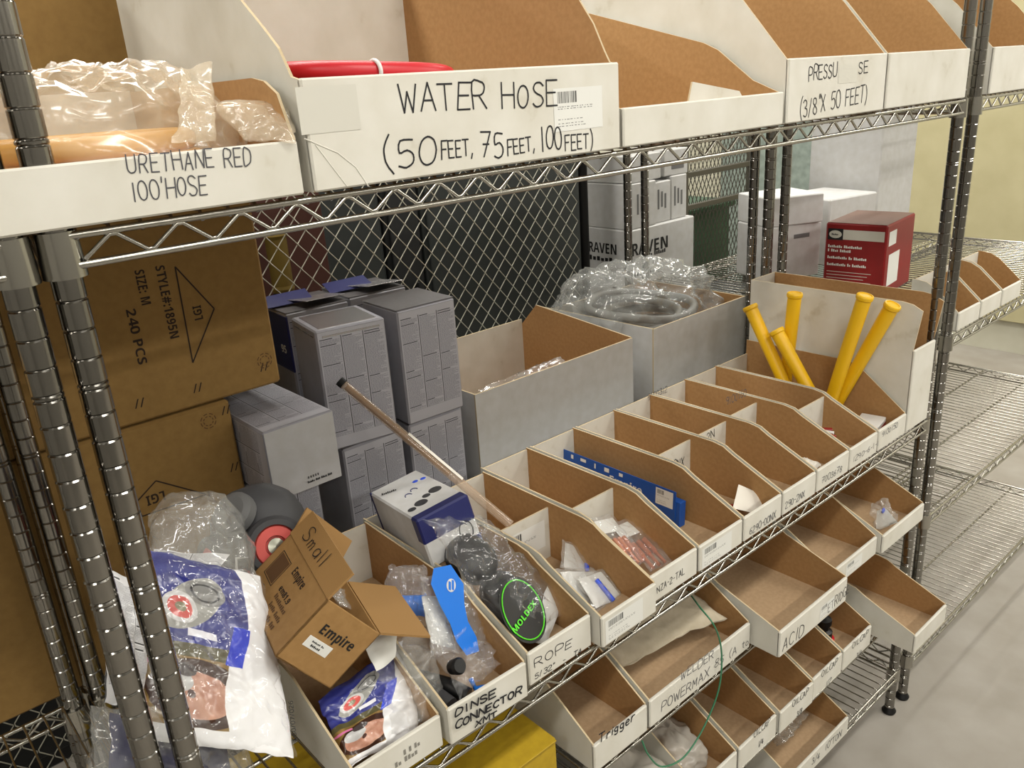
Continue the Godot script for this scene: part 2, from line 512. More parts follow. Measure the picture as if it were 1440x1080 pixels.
# closed blob swollen from an ellipsoid, crumpled
func blob(size: Vector3, crumple: float, seed_: int, nu := 40, nv := 24, freq := 14.0, square := 1.0) -> ArrayMesh:
	var f := FastNoiseLite.new()
	f.seed = seed_
	f.noise_type = FastNoiseLite.TYPE_SIMPLEX
	f.fractal_type = FastNoiseLite.FRACTAL_RIDGED
	f.fractal_octaves = 3
	f.frequency = freq
	var mb := MB.new()
	var g := []
	for j in nv + 1:
		var row := []
		for i in nu + 1:
			var a := TAU * (i % nu) / nu
			var b := PI * (float(j) / nv - 0.5)
			var d := Vector3(cos(b) * cos(a), sin(b), cos(b) * sin(a))
			var p := Vector3(signf(d.x) * pow(absf(d.x), square), signf(d.y) * pow(absf(d.y), square), signf(d.z) * pow(absf(d.z), square)) * size * 0.5
			row.append(p + d * crumple * f.get_noise_3dv(p))
		g.append(row)
	for j in nv:
		for i in nu:
			var a: Vector3 = g[j][i]; var b: Vector3 = g[j][i + 1]; var d: Vector3 = g[j + 1][i + 1]; var e: Vector3 = g[j + 1][i]
			var m := (a + b + d + e).normalized()
			if j > 0: mb.tri(a, b, d, m, m, m)
			if j < nv - 1: mb.tri(a, d, e, m, m, m)
	# true facet normals, then smoothed
	for i in range(0, mb.v.size(), 3):
		var m := (mb.v[i + 2] - mb.v[i]).cross(mb.v[i + 1] - mb.v[i]).normalized()
		for k in 3:
			mb.n[i + k] = m
	mb.smooth()
	return mb.mesh()

# ------------------------------------------------------------------ cardboard
# open bin: low front lip, side panels that slope down to it, back panel, dividers
func bin(label: String, x0: float, x1: float, zf: float, y0: float, o := {}) -> Node3D:
	var w := x1 - x0
	var d: float = o.get("d", 0.43)
	var h: float = o.get("h", 0.115)
	var lip: float = o.get("lip", 0.045)
	var t := 0.003
	var root := thing(o.get("name", "cardboard_bin"), label, "bin", Vector3((x0 + x1) / 2, y0, zf), Vector3(0, o.get("turn", 0.0), 0), o.get("group", ""))
	var run: float = o.get("run", 0.14)
	var hl: float = o.get("hl", h)
	var prof := func(hh: float, dir: float) -> Array:
		var p := [Vector2(-d, 0), Vector2(-d, hh), Vector2(-run - 0.02, hh), Vector2(-run + 0.005, hh - 0.004), Vector2(-run + 0.028, hh - 0.016), Vector2(-0.004, lip + 0.002), Vector2(-0.004, 0)]
		if o.has("profile"):
			p = o.profile_right if dir < 0.0 and o.has("profile_right") else o.profile
		var q := []
		for e in p:
			q.append(Vector2(e.x * dir, e.y))
		return q
	var inner: Material = o.get("inner", M.kraft)
	part(root, "side_panel", board(prof.call(hl, 1.0), t, M.white, inner, M.edge), null, Transform3D(Basis(Vector3(0, 0, 1), Vector3.UP, Vector3(-1, 0, 0)), Vector3(-w / 2, 0, 0)))
	part(root, "side_panel", board(prof.call(h, -1.0), t, M.white, inner, M.edge), null, Transform3D(Basis(Vector3(0, 0, -1), Vector3.UP, Vector3(1, 0, 0)), Vector3(w / 2, 0, 0)))
	part(root, "base", box_mesh(Vector3(-w / 2 + t, 0, -d + t), Vector3(w / 2 - t, t, -0.007), 0.0004), M.kraft_pale)
	var bh: float = o.get("bh", minf(h, 0.112))
	part(root, "back_panel", board([Vector2(-w / 2 + t, 0), Vector2(w / 2 - t, 0), Vector2(w / 2 - t, bh), Vector2(-w / 2 + t, bh)], t, M.white, M.white, M.edge), null, Transform3D(Basis.IDENTITY, Vector3(0, 0, -d + t)))
	part(root, "front_panel", box_mesh(Vector3(-w / 2, 0, -0.007), Vector3(w / 2, lip, 0), 0.0018), M.white)
	for z in o.get("dividers", []):
		part(root, "divider", board([Vector2(-w / 2 + t, t), Vector2(w / 2 - t, t), Vector2(w / 2 - t, 0.104), Vector2(-w / 2 + t, 0.104)], t, M.white, inner, M.edge), null, Transform3D(Basis.IDENTITY, Vector3(0, 0, z)))
	return root

# closed carton standing on y0
func carton(called: String, label: String, size: Vector3, at: Vector3, turn: Vector3, m: Material, r := 0.003, group := "", category := "box") -> Node3D:
	var root := thing(called, label, category, at, turn, group)
	part(root, "body", box_mesh(Vector3(-size.x / 2, 0, -size.z / 2), Vector3(size.x / 2, size.y, size.z / 2), r), m)
	return root

func sheet(parent: Node3D, called: String, lo: Vector2, hi: Vector2, x: Transform3D, m: Material) -> MeshInstance3D:
	var b := MB.new()
	b.quad(Vector3(lo.x, lo.y, 0), Vector3(hi.x, lo.y, 0), Vector3(hi.x, hi.y, 0), Vector3(lo.x, hi.y, 0))
	var host: Node3D = parent.get_node("front_panel") if parent.has_node("front_panel") and absf(x.origin.z) < 0.01 else parent
	return part(host, called, b.mesh(), m, x)

func face_front(z: float) -> Transform3D:
	return Transform3D(Basis.IDENTITY, Vector3(0, 0, z + 0.0004))
func face_left(x: float) -> Transform3D:
	return Transform3D(Basis(Vector3(0, 0, 1), Vector3.UP, Vector3(-1, 0, 0)), Vector3(x - 0.0004, 0, 0))
func face_top(y: float) -> Transform3D:
	return Transform3D(Basis(Vector3.RIGHT, Vector3.FORWARD, Vector3.UP), Vector3(0, y + 0.0004, 0))

# ------------------------------------------------------------------ wire shelving
func post_mesh(lo: float, hi: float) -> ArrayMesh:
	var R := 0.0127
	var prof := [Vector2(0, lo), Vector2(R, lo)]
	var i := int(ceil((lo + 0.004 - 0.0968) / 0.0254))
	while 0.0968 + i * 0.0254 < hi - 0.004:
		var y := 0.0968 + i * 0.0254
		for e in ([-0.0024, 0.0024] if i % 8 == 0 else [0.0]):
			prof.append_array([Vector2(R, y + e - 0.0015), Vector2(R - 0.0011, y + e - 0.0001), Vector2(R - 0.0011, y + e + 0.0001), Vector2(R, y + e + 0.0015)])
		i += 1
	prof.append_array([Vector2(R, hi), Vector2(0, hi)])
	var b := MB.new()
	b.lathe(prof, 28)
	return b.mesh()

func zigzag(x0: float, x1: float, pitch: float, lo: float, hi: float) -> Array:
	var pts := []
	var n := int(round((x1 - x0) / pitch)) * 2
	for i in n + 1:
		var x := lerpf(x0, x1, float(i) / n)
		var y := lo if i % 2 == 0 else hi
		var e := (x1 - x0) / n * 0.10
		var f := (hi - lo) * 0.05 * (1.0 if i % 2 == 0 else -1.0)
		if i > 0: pts.append(Vector3(x - e, y + f, 0))
		if i < n: pts.append(Vector3(x + e, y + f, 0))
	return pts

# parts shared by all shelves of one length
func shelving_unit(called: String, label: String, x0: float, x1: float, z0: float, z1: float, levels: Array, post: ArrayMesh, single_wires: bool) -> Node3D:
	var root := thing(called, label, "shelving", Vector3(x0, FLOOR_Y, z0))
	var L := x1 - x0
	var D := z0 - z1
	for c in [[0, 0], [1, 0], [0, 1], [1, 1]]:
		part(root, "post", post, M.post, Transform3D(Basis.IDENTITY, Vector3(c[0] * L, -FLOOR_Y, -c[1] * D)))
	var foot := MB.new()
	foot.lathe([Vector2(0, 0), Vector2(0.017, 0), Vector2(0.019, 0.006), Vector2(0.012, 0.018), Vector2(0.007, 0.03), Vector2(0, 0.03)], 20)
	var foot_mesh := foot.mesh()
	for c in [[0, 0], [1, 0], [0, 1], [1, 1]]:
		part(root, "foot", foot_mesh, M.dark_metal, Transform3D(Basis.IDENTITY, Vector3(c[0] * L, 0, -c[1] * D)))
	var lz := 0.012
	var rod_x := MB.new()
	rod_x.tube([Vector3(0, 0, 0), Vector3(L, 0, 0)], 0.0034, 10)
	var rod_x_mesh := rod_x.mesh()
	var rod_z := MB.new()
	rod_z.tube([Vector3(0, 0, 0), Vector3(0, 0, -D)], 0.0034, 10)
	var rod_z_mesh := rod_z.mesh()
	var zz := MB.new()
	zz.tube(zigzag(0.012, L - 0.012, 0.0572, -0.0215, -0.0025), 0.0021, 8)
	var zz_mesh := zz.mesh()
	var zs := MB.new()
	zs.tube(zigzag(0.012, D - 0.012, 0.0572, -0.0215, -0.0025), 0.0021, 8)
	var zs_mesh := zs.mesh()
	var wire := MB.new()
	wire.tube([Vector3(0, -0.004, lz), Vector3(0, 0.0045, lz - 0.004), Vector3(0, 0.005, 0), Vector3(0, 0.005, -D), Vector3(0, 0.0045, -D - lz + 0.004), Vector3(0, -0.004, -D - lz)], 0.0017, 6)
	var wire_mesh := wire.mesh()
	var col := MB.new()
	col.lathe([Vector2(0.0128, -0.034), Vector2(0.0178, -0.034), Vector2(0.0165, 0.004), Vector2(0.0128, 0.004)], 24)
	var col_mesh := col.mesh()
	var many := MB.new()
	var nw := int(L / 0.0262)
	for i in nw:
		many.put(wire, Transform3D(Basis.IDENTITY, Vector3((i + 0.5) * L / nw, 0, 0)))
	var many_mesh: ArrayMesh = null if single_wires else many.mesh()
	var quarter := Basis(Vector3.UP, PI / 2)
	for y in levels:
		var s := Node3D.new()
		s.name = "shelf"
		root.add_child(s, true)
		s.position = Vector3(0, y - FLOOR_Y - 0.0067, 0)   # the deck wires' tops lie at y
		for z in [lz, -D - lz]:
			part(s, "edge_rod", rod_x_mesh, M.chrome, Transform3D(Basis.IDENTITY, Vector3(0, 0, z)))
			part(s, "edge_rod", rod_x_mesh, M.chrome, Transform3D(Basis.IDENTITY, Vector3(0, -0.0245, z)))
			part(s, "truss_wire", zz_mesh, M.chrome, Transform3D(Basis.IDENTITY, Vector3(0, 0, z)))
		for x in [-lz, L + lz]:
			part(s, "edge_rod", rod_z_mesh, M.chrome, Transform3D(Basis.IDENTITY, Vector3(x, 0, 0)))
			part(s, "edge_rod", rod_z_mesh, M.chrome, Transform3D(Basis.IDENTITY, Vector3(x, -0.0245, 0)))
			part(s, "truss_wire", zs_mesh, M.chrome, Transform3D(quarter, Vector3(x, 0, 0)))
		for z in [-D * 0.33, -D * 0.67]:
			part(s, "support_rod", rod_x_mesh, M.chrome, Transform3D(Basis.IDENTITY, Vector3(0, -0.0002, z)))
		for c in [[0, 0], [1, 0], [0, 1], [1, 1]]:
			part(s, "collar", col_mesh, M.chrome, Transform3D(Basis.IDENTITY, Vector3(c[0] * L, 0, -c[1] * D)))
		if single_wires:
			for i in nw:
				part(s, "deck_wire", wire_mesh, M.chrome, Transform3D(Basis.IDENTITY, Vector3((i + 0.5) * L / nw, 0, 0)))
		else:
			part(s, "deck_wires", many_mesh, M.chrome).set_meta("kind", "stuff")
	return root

# ------------------------------------------------------------------ lamps
func troffer(x: float, z: float, energy: float) -> void:
	var t := thing("ceiling_light", "unseen white ceiling strip light with a glowing diffuser over the stockroom", "lamp", Vector3(x, CEIL_Y - 0.09, z), Vector3.ZERO, "ceiling strip lights")
	part(t, "housing", box_mesh(Vector3(-0.63, 0.012, -0.14), Vector3(0.63, 0.089, 0.14), 0.004), M.enamel)
	part(t, "diffuser", box_mesh(Vector3(-0.6, 0.0, -0.11), Vector3(0.6, 0.0115, 0.11), 0.002), M.glow)
	var l := AreaLight3D.new()
	l.name = "troffer_light"
	l.area_size = Vector2(1.2, 0.22)
	l.light_energy = energy
	l.light_color = Color(1.0, 0.985, 0.95)
	l.shadow_enabled = true
	l.set("area_range", 14.0)
	l.set("area_attenuation", 2.0)
	t.add_child(l)
	l.rotation.x = -PI / 2
	l.position = Vector3(0, -0.004, 0)

func make_materials() -> void:
	var grain := noise_tex(0.012, Color(0.945, 0.94, 0.925), Color(1, 1, 1), 3, 5)
	var fibre := noise_tex(0.02, Color(0.92, 0.905, 0.88), Color(1, 1, 1), 9, 5)
	var worn := noise_tex(0.006, Color(0.87, 0.85, 0.81), Color(1, 1, 1), 14, 6)
	worn.color_ramp.add_point(0.22, Color(0.955, 0.95, 0.935))
	M.white = tri_mat(Color(0.84, 0.83, 0.795), worn, 3.3, 0.72)
	M.white_clean = tri_mat(Color(0.80, 0.80, 0.80), grain, 4.0, 0.55)
	M.kraft = tri_mat(Color(0.675, 0.52, 0.335), fibre, 9.0, 0.85)
	M.kraft_pale = tri_mat(Color(0.70, 0.59, 0.46), fibre, 9.0, 0.85)
	M.brown = tri_mat(Color(0.58, 0.455, 0.245), fibre, 5.0, 0.8)
	M.empire = tri_mat(Color(0.63, 0.485, 0.29), fibre, 6.0, 0.8)
	M.edge = mat(Color(0.76, 0.69, 0.56), 0.9)
	M.chrome = mat(Color(0.66, 0.65, 0.62), 0.2, 1.0)
	M.post = mat(Color(0.54, 0.53, 0.51), 0.16, 1.0)
	M.galv = mat(Color(0.78, 0.77, 0.72), 0.5, 0.6)
	M.dark_metal = mat(Color(0.09, 0.09, 0.09), 0.5, 0.5)
	M.enamel = mat(Color(0.85, 0.85, 0.84), 0.5)
	M.glow = mat(Color(0.9, 0.9, 0.9), 0.6)
	M.glow.emission_enabled = true
	M.glow.emission = Color(1.0, 0.985, 0.95)
	M.glow.emission_energy_multiplier = 1.2
	M.ink = mat(Color(0.09, 0.09, 0.11), 0.7)
	M.pencil = mat(Color(0.30, 0.30, 0.32), 0.8)
	M.faint = mat(Color(0.50, 0.49, 0.46), 0.8)
	M.print_brown = mat(Color(0.16, 0.10, 0.06), 0.8)
	M.print_black = mat(Color(0.07, 0.07, 0.07), 0.7)
	M.navy = mat(Color(0.12, 0.14, 0.36), 0.45)
	M.blue = mat(Color(0.07, 0.30, 0.62), 0.4)
	M.cobalt = mat(Color(0.20, 0.33, 0.85), 0.4)
	M.cyan = mat(Color(0.10, 0.45, 0.85), 0.35)
	M.black = mat(Color(0.045, 0.045, 0.05), 0.45)
	M.rubber = mat(Color(0.20, 0.20, 0.21), 0.6)
	M.rubber_mid = mat(Color(0.36, 0.36, 0.36), 0.55)
	M.coral = mat(Color(0.78, 0.30, 0.27), 0.5)
	M.steel = mat(Color(0.6, 0.6, 0.55), 0.3, 0.9)
	M.yellow = mat(Color(0.90, 0.71, 0.07), 0.38)
	M.hose_yellow = mat(Color(0.90, 0.66, 0.25), 0.45)
	M.red = mat(Color(0.74, 0.09, 0.14), 0.42)
	M.red_box = tri_mat(Color(0.53, 0.05, 0.065), grain, 4.0, 0.4)
	M.red_top = tri_mat(Color(0.42, 0.30, 0.24), fibre, 5.0, 0.5)
	M.green = mat(Color(0.20, 0.46, 0.33), 0.4)
	M.green_bin = mat(Color(0.13, 0.25, 0.16), 0.6)
	M.neon = mat(Color(0.35, 0.85, 0.15), 0.5)
	M.copper = mat(Color(0.86, 0.56, 0.41), 0.35, 0.7)
	M.paper = mat(Color(0.86, 0.84, 0.80), 0.8)
	M.leather = tri_mat(Color(0.74, 0.70, 0.62), fibre, 7.0, 0.9)
	M.film = clear(0.05, 0.07)
	M.film_thick = clear(0.17, 0.10, Color(0.86, 0.86, 0.84))
	M.film_bright = clear(0.09, 0.04, Color(0.95, 0.96, 0.97))
	M.film_silver = clear(0.24, 0.06, Color(0.80, 0.81, 0.80))
	M.film_cloudy = clear(0.30, 0.16, Color(0.90, 0.84, 0.74))
	M.tube_clear = clear(0.42, 0.12, Color(0.72, 0.62, 0.52))
	M.hose_grey = mat(Color(0.47, 0.47, 0.45), 0.45)
	M.plastic_white = mat(Color(0.84, 0.84, 0.83), 0.35)
	M.carton_yellow = tri_mat(Color(0.72, 0.60, 0.12), fibre, 5.0, 0.6)
	M.respirator_print = mat(Color.WHITE, 0.22)
	M.respirator_print.albedo_texture = bag_print(false)
	M.respirator_print.texture_repeat = false
	M.box_print = mat(Color.WHITE, 0.5)
	M.box_print.albedo_texture = small_print(288, 480, 3, 11, Color(0.70, 0.70, 0.73), Color(0.38, 0.38, 0.43), 0.05)
	M.box_grey = tri_mat(Color(0.60, 0.60, 0.635), grain, 4.0, 0.45)
	M.box_foil = mat(Color(0.74, 0.73, 0.74), 0.26, 0.85)
	M.box_end = tri_mat(Color(0.74, 0.74, 0.75), grain, 4.0, 0.5)
	M.sticker = mat(Color.WHITE, 0.6)
	M.sticker.albedo_texture = barcode_image(4)
	M.sticker_white = mat(Color(0.88, 0.88, 0.86), 0.5)
	M.tape = mat(Color(0.80, 0.79, 0.75), 0.3)
	M.floor = tri_mat(Color(0.62, 0.60, 0.57), noise_tex(0.01, Color(0.90, 0.89, 0.87), Color(1, 1, 1), 21, 6), 0.9, 0.6)
	M.floor.uv1_world_triplanar = true
	M.wall = tri_mat(Color(0.77, 0.76, 0.70), grain, 0.7, 0.85)
	M.wall_grey = tri_mat(Color(0.56, 0.55, 0.53), grain, 0.7, 0.85)
	M.wall_cream = tri_mat(Color(0.72, 0.69, 0.55), grain, 0.7, 0.85)
	M.wall_green = tri_mat(Color(0.56, 0.61, 0.585), noise_tex(0.02, Color(0.8, 0.8, 0.8), Color(1, 1, 1), 8, 5), 1.2, 0.7)
	M.ceiling = mat(Color(0.66, 0.66, 0.64), 0.9)
	M.cabinet = mat(Color(0.13, 0.145, 0.14), 0.6)
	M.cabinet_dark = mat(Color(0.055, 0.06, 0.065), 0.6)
	M.rust = mat(Color(0.24, 0.10, 0.05), 0.8)
	M.print_strip = mat(Color.WHITE, 0.3)
	M.print_strip.albedo_texture = small_print(256, 256, 2, 17, Color(0.84, 0.84, 0.85), Color(0.42, 0.42, 0.45), 0.02)
	M.print_faded = mat(Color(0.36, 0.245, 0.13), 0.8)
	M.box_top = tri_mat(Color(0.33, 0.32, 0.33), fibre, 6.0, 0.4)
	M.grey_print = mat(Color(0.42, 0.42, 0.42), 0.7)
	M.galv_dark = mat(Color(0.34, 0.33, 0.30), 0.45, 0.7)
	M.film_cloudy_white = clear(0.5, 0.24, Color(0.84, 0.82, 0.78))
	M.wood = tri_mat(Color(0.36, 0.27, 0.20), fibre, 4.0, 0.7)

# ------------------------------------------------------------------ the scene
func _ready() -> void:
	rng.seed = 7
	view_basis = Basis.from_euler(TURN)
	sans = SystemFont.new()
	sans.font_names = PackedStringArray(["Droid Sans"])
	sans_bold = SystemFont.new()
	sans_bold.font_names = PackedStringArray(["Droid Sans"])
	sans_bold.font_weight = 700
	var cam := Camera3D.new()
	cam.name = "camera"
	add_child(cam)
	cam.position = EYE
	cam.rotation = TURN
	cam.fov = rad_to_deg(2.0 * atan(540.0 / F))
	cam.near = 0.02
	cam.far = 60.0
	cam.current = true
	var we := WorldEnvironment.new()
	we.name = "environment"
	var env := Environment.new()
	env.background_mode = Environment.BG_COLOR
	env.background_color = Color.BLACK
	env.tonemap_mode = Environment.TONE_MAPPER_LINEAR
	env.tonemap_exposure = 1.6
	env.sdfgi_enabled = true
	env.ssao_enabled = true
	env.ssil_enabled = true
	we.environment = env
	add_child(we)
	make_materials()
	for x in [-1.5, 0.6, 2.7, 4.4]:
		for z in [2.75, 1.0, -0.75, -2.5]:  # the row nearest the front wall is added fill light for the shelf interiors
			troffer(x, z, 1.5 if absf(z) < 1.5 else 1.9)
	build_room()
	build_shelving()
	build_top_shelf()
	build_middle_bins()
	build_middle_contents()
	build_left_pile()
	build_back_row()
	build_low_shelves()
	build_background()

func slab(lo: Vector3, hi: Vector3) -> ArrayMesh:
	return box_mesh(lo, hi, 0.0)

func build_room() -> void:
	var x0 := -2.6; var x1 := 5.2; var z0 := -3.2; var z1 := 3.2; var t := 0.12
	structure("floor", slab(Vector3(x0 - t, FLOOR_Y - t, z0 - t), Vector3(x1 + t, FLOOR_Y, z1 + t)), M.floor)
	structure("ceiling", slab(Vector3(x0 - t, CEIL_Y, z0 - t), Vector3(x1 + t, CEIL_Y + t, z1 + t)), M.ceiling)
	structure("wall_back", slab(Vector3(x0 - t, FLOOR_Y, z0 - t), Vector3(x1 + t, CEIL_Y, z0)), M.wall)
	structure("wall_front", slab(Vector3(x0 - t, FLOOR_Y, z1), Vector3(x1 + t, CEIL_Y, z1 + t)), M.wall_grey)
	structure("wall_left", slab(Vector3(x0 - t, FLOOR_Y, z0), Vector3(x0, CEIL_Y, z1)), M.wall_grey)
	structure("wall_right", slab(Vector3(x1, FLOOR_Y, z0), Vector3(x1 + t, CEIL_Y, z1)), M.wall)

func build_shelving() -> void:
	var post := post_mesh(FLOOR_Y + 0.02, 0.80)
	shelving_unit("wire_shelving", "chrome wire shelving unit holding the labelled white bins and hose boxes", 0.0, 1.785, 0.0, -0.45, [TOP, MID, LOW, LOW2, BOT], post, true)
	shelving_unit("wire_shelving", "chrome wire shelving unit behind the bins, carrying brown cartons and mask boxes", 0.0, 1.785, -0.495, -0.935, [TOP, BACK, LOW, LOW2, BOT], post, false)
	shelving_unit("wire_shelving", "neighbouring chrome wire shelving unit that carries the red box", 1.866, 3.08, 0.0, -0.45, [TOP, -0.11, -0.60, BOT], post, false)
	shelving_unit("wire_shelving", "chrome wire shelving unit with plain white boxes behind the red box", 1.866, 3.08, -0.495, -0.935, [-0.105, -0.60, BOT], post, false)
	shelving_unit("wire_shelving", "chrome wire shelving unit whose post stands against the respirator bag", -1.60, -0.036, 0.0, -0.45, [TOP, MID, LOW, BOT], post, false)

func bin_profile(d: float, pts: Array) -> Array:
	var p := [Vector2(-d, 0)]
	for e in pts:
		p.append(e)
	p.append(Vector2(-0.004, 0))
	return p

func build_top_shelf() -> void:
	var z := 0.021
	# urethane hose box
	var b := bin("white cardboard box lettered URETHANE RED 100' HOSE, plastic bag inside", -0.25, 0.217, z, TOP, {"name": "hose_box", "lip": 0.050, "h": 0.108, "run": 0.05, "bh": 0.11})
	write_px(b, "URETHANE RED", Vector2(180, 244), Vector2(354, 232), z, 0.0155, 0.0011, M.pencil)
	write_px(b, "100'HOSE", Vector2(186, 283), Vector2(291, 272), z, 0.0155, 0.0011, M.pencil)
	# water hose box
	var tall := [Vector2(-0.452, 0.30), Vector2(-0.30, 0.30), Vector2(-0.20, 0.27), Vector2(-0.102, 0.183), Vector2(-0.06, 0.152), Vector2(-0.035, 0.132), Vector2(-0.018, 0.106), Vector2(-0.004, 0.103)]
	var tall_right := [Vector2(-0.452, 0.30), Vector2(-0.25, 0.30), Vector2(-0.15, 0.262), Vector2(-0.10, 0.222), Vector2(-0.065, 0.184), Vector2(-0.040, 0.152), Vector2(-0.022, 0.118), Vector2(-0.014, 0.105), Vector2(-0.004, 0.103)]
	b = bin("big white cardboard box lettered WATER HOSE with a sticker", 0.229, 0.671, z, TOP, {"name": "hose_box", "lip": 0.104, "d": 0.452, "profile": bin_profile(0.452, tall), "profile_right": bin_profile(0.452, tall_right), "bh": 0.30})
	write_px(b, "WATER HOSE", Vector2(563, 159), Vector2(782, 149), z, 0.026, 0.0019, M.ink)
	write_px(b, "(50", Vector2(540, 241), Vector2(612, 230), z, 0.027, 0.0019, M.ink)
	write_px(b, "FEET,", Vector2(621, 223), Vector2(664, 219), z, 0.018, 0.0017, M.ink)
	write_px(b, "75", Vector2(676, 222), Vector2(708, 220), z, 0.028, 0.0019, M.ink)
	write_px(b, "FEET,", Vector2(714, 218), Vector2(751, 212), z, 0.0165, 0.0017, M.ink)
	write_px(b, "100", Vector2(760, 212), Vector2(790, 208), z, 0.025, 0.0019, M.ink)
	write_px(b, "FEET)", Vector2(795, 212), Vector2(833, 208), z, 0.018, 0.0017, M.ink)
	var c0 := pz(780, 186, z); var c1 := pz(846, 120, z)
	sheet(b, "sticker", Vector2(c0.x, c0.y) - Vector2(b.position.x, TOP), Vector2(c1.x, c1.y) - Vector2(b.position.x, TOP), face_front(0), M.sticker)
	c0 = pz(424, 190, z); c1 = pz(500, 118, z)
	sheet(b, "tape", Vector2(c0.x, c0.y) - Vector2(b.position.x, TOP), Vector2(c1.x, c1.y) - Vector2(b.position.x, TOP), face_front(0), M.tape)
	var crease := MB.new()
	for line in [[Vector2(428, 195), Vector2(475, 215), Vector2(500, 235), Vector2(518, 262)], [Vector2(443, 203), Vector2(465, 232), Vector2(488, 262)]]:
		var pts := []
		for q in line:
			pts.append(b.transform.affine_inverse() * pz(q.x, q.y, z))
		crease.tube(pts, 0.0007, 5)
	part(b, "crease", crease.mesh(), M.white)
	# low tray
	var prof := [Vector2(-0.43, 0.205), Vector2(-0.405, 0.200), Vector2(-0.152, 0.131), Vector2(-0.123, 0.118), Vector2(-0.055, 0.068), Vector2(-0.009, 0.049), Vector2(-0.004, 0.048)]
	b = bin("low white cardboard tray with a torn flap beside the water hose box", 0.678, 1.056, z, TOP, {"name": "cardboard_tray", "lip": 0.049, "profile": bin_profile(0.43, prof), "bh": 0.19})
	var fl := b.transform.affine_inverse()
	var p0 := fl * pz(968, 146, z - 0.035); var p1 := fl * pz(1044, 136, z - 0.035); var p2 := fl * pz(1040, 128, z - 0.035); var p3 := fl * pz(974, 115, z - 0.035)
	part(b, "flap", board([Vector2(p0.x, p0.y), Vector2(p1.x, p1.y), Vector2(p2.x, p2.y), Vector2(p3.x, p3.y)], 0.003, M.white, M.kraft, M.edge), null, Transform3D(Basis.IDENTITY, Vector3(0, 0, p0.z)))
	# pressure hose box
	var tall2 := [Vector2(-0.44, 0.32), Vector2(-0.28, 0.32), Vector2(-0.21, 0.295), Vector2(-0.089, 0.190), Vector2(-0.005, 0.096), Vector2(-0.004, 0.096)]
	b = bin("white cardboard box lettered (3/8\" X 50 FEET) on the top shelf", 1.067, 1.392, z, TOP, {"name": "hose_box", "lip": 0.097, "d": 0.44, "profile": bin_profile(0.44, tall2), "bh": 0.32})
	write_px(b, "PRESSU", Vector2(1137, 114), Vector2(1176, 108), z, 0.021, 0.0018, M.ink)
	write_px(b, "SE", Vector2(1207, 104), Vector2(1220, 102), z, 0.019, 0.0018, M.ink)
	write_px(b, "(3/8\"X 50 FEET)", Vector2(1124, 165), Vector2(1218, 143), z, 0.027, 0.0018, M.ink)
	c0 = pz(1178, 118, z); c1 = pz(1206, 90, z)
	sheet(b, "tape", Vector2(c0.x, c0.y) - Vector2(b.position.x, TOP), Vector2(c1.x, c1.y) - Vector2(b.position.x, TOP), face_front(0), M.tape)
	bin("plain white cardboard box at the far end of the top shelf", 1.412, 1.77, z - 0.005, TOP, {"name": "hose_box", "lip": 0.097, "d": 0.44, "profile": bin_profile(0.44, tall2), "bh": 0.32})
	bin("plain white cardboard box on the neighbouring unit's top shelf", 1.90, 2.26, z - 0.005, TOP, {"name": "hose_box", "lip": 0.097, "d": 0.44, "profile": bin_profile(0.44, tall2), "bh": 0.32})
	bin("plain white box past the urethane box, on the next unit", -0.72, -0.262, z, TOP, {"name": "hose_box", "lip": 0.097, "d": 0.44, "profile": bin_profile(0.44, tall2), "bh": 0.32})
	# yellow hose in a cloudy bag
	var t := thing("hose_coil", "amber yellow hose coil showing through the cloudy bag", "hose", Vector3(0.068, TOP + 0.004, -0.145))
	for k in 3:
		var h := MB.new()
		var pts := []
		for i in 48:
			var a := TAU * i / 48
			pts.append(Vector3((0.115 - 0.006 * k) * cos(a), 0.012 + 0.020 * k, (0.098 - 0.006 * k) * sin(a)))
		h.tube(pts, 0.0105, 12, false, true)
		part(t, "loop", h.mesh(), M.hose_yellow)
	t = thing("plastic_bag", "cloudy tan plastic bag bulging over the urethane box lip", "bag", Vector3(0.052, TOP + 0.060, -0.148))
	part(t, "film", blob(Vector3(0.30, 0.112, 0.255), 0.024, 12, 120, 64, 9.0, 0.7), M.film_cloudy)
	var q := [pz(248, 98, -0.02), pz(296, 92, -0.02), pz(300, 203, 0.0), pz(246, 200, 0.0)]
	part(t, "gathered_end", bag_mesh(q, 0.004, 0.004, 0.006, 3, t.transform, 14, 24, 30.0), M.film_cloudy)
	q = [pz(300, 150, -0.03), pz(400, 150, -0.03), pz(414, 205, 0.030), pz(345, 200, 0.0)]
	part(t, "spilling_edge", bag_mesh(q, 0.010, 0.004, 0.010, 5, t.transform, 30, 24, 16.0), M.film_cloudy)
	# red hose
	t = thing("red_hose", "red rubber hose loop with a white tie in the water hose box", "hose", Vector3(0.35, TOP + 0.083, -0.05))
	var ring := MB.new()
	var pts2 := []
	for i in 64:
		var a := TAU * i / 64
		pts2.append(Vector3(0.02 + 0.105 * signf(cos(a)) * pow(absf(cos(a)), 0.85), 0.023 - 0.007 * cos(a), -0.055 + 0.085 * sin(a)))
	ring.tube(pts2, 0.0105, 14, false, true)
	part(t, "loop", ring.mesh(), M.red)
	for k in 3:
		ring = MB.new()
		pts2 = []
		for i in 48:
			var a := TAU * i / 48
			pts2.append(Vector3(0.02 + 0.11 * cos(a), 0.006 - 0.021 * k, -0.07 + 0.10 * sin(a)))
		ring.tube(pts2, 0.0105, 12, false, true)
		part(t, "loop", ring.mesh(), M.red)
	ring = MB.new()
	var tie := []
	for i in 20:
		var a := TAU * i / 20
		tie.append(Vector3(-0.012, 0.0245 + 0.0112 * sin(a), 0.029 + 0.0118 * cos(a)))
	ring.tube(tie, 0.0022, 8, false, true)
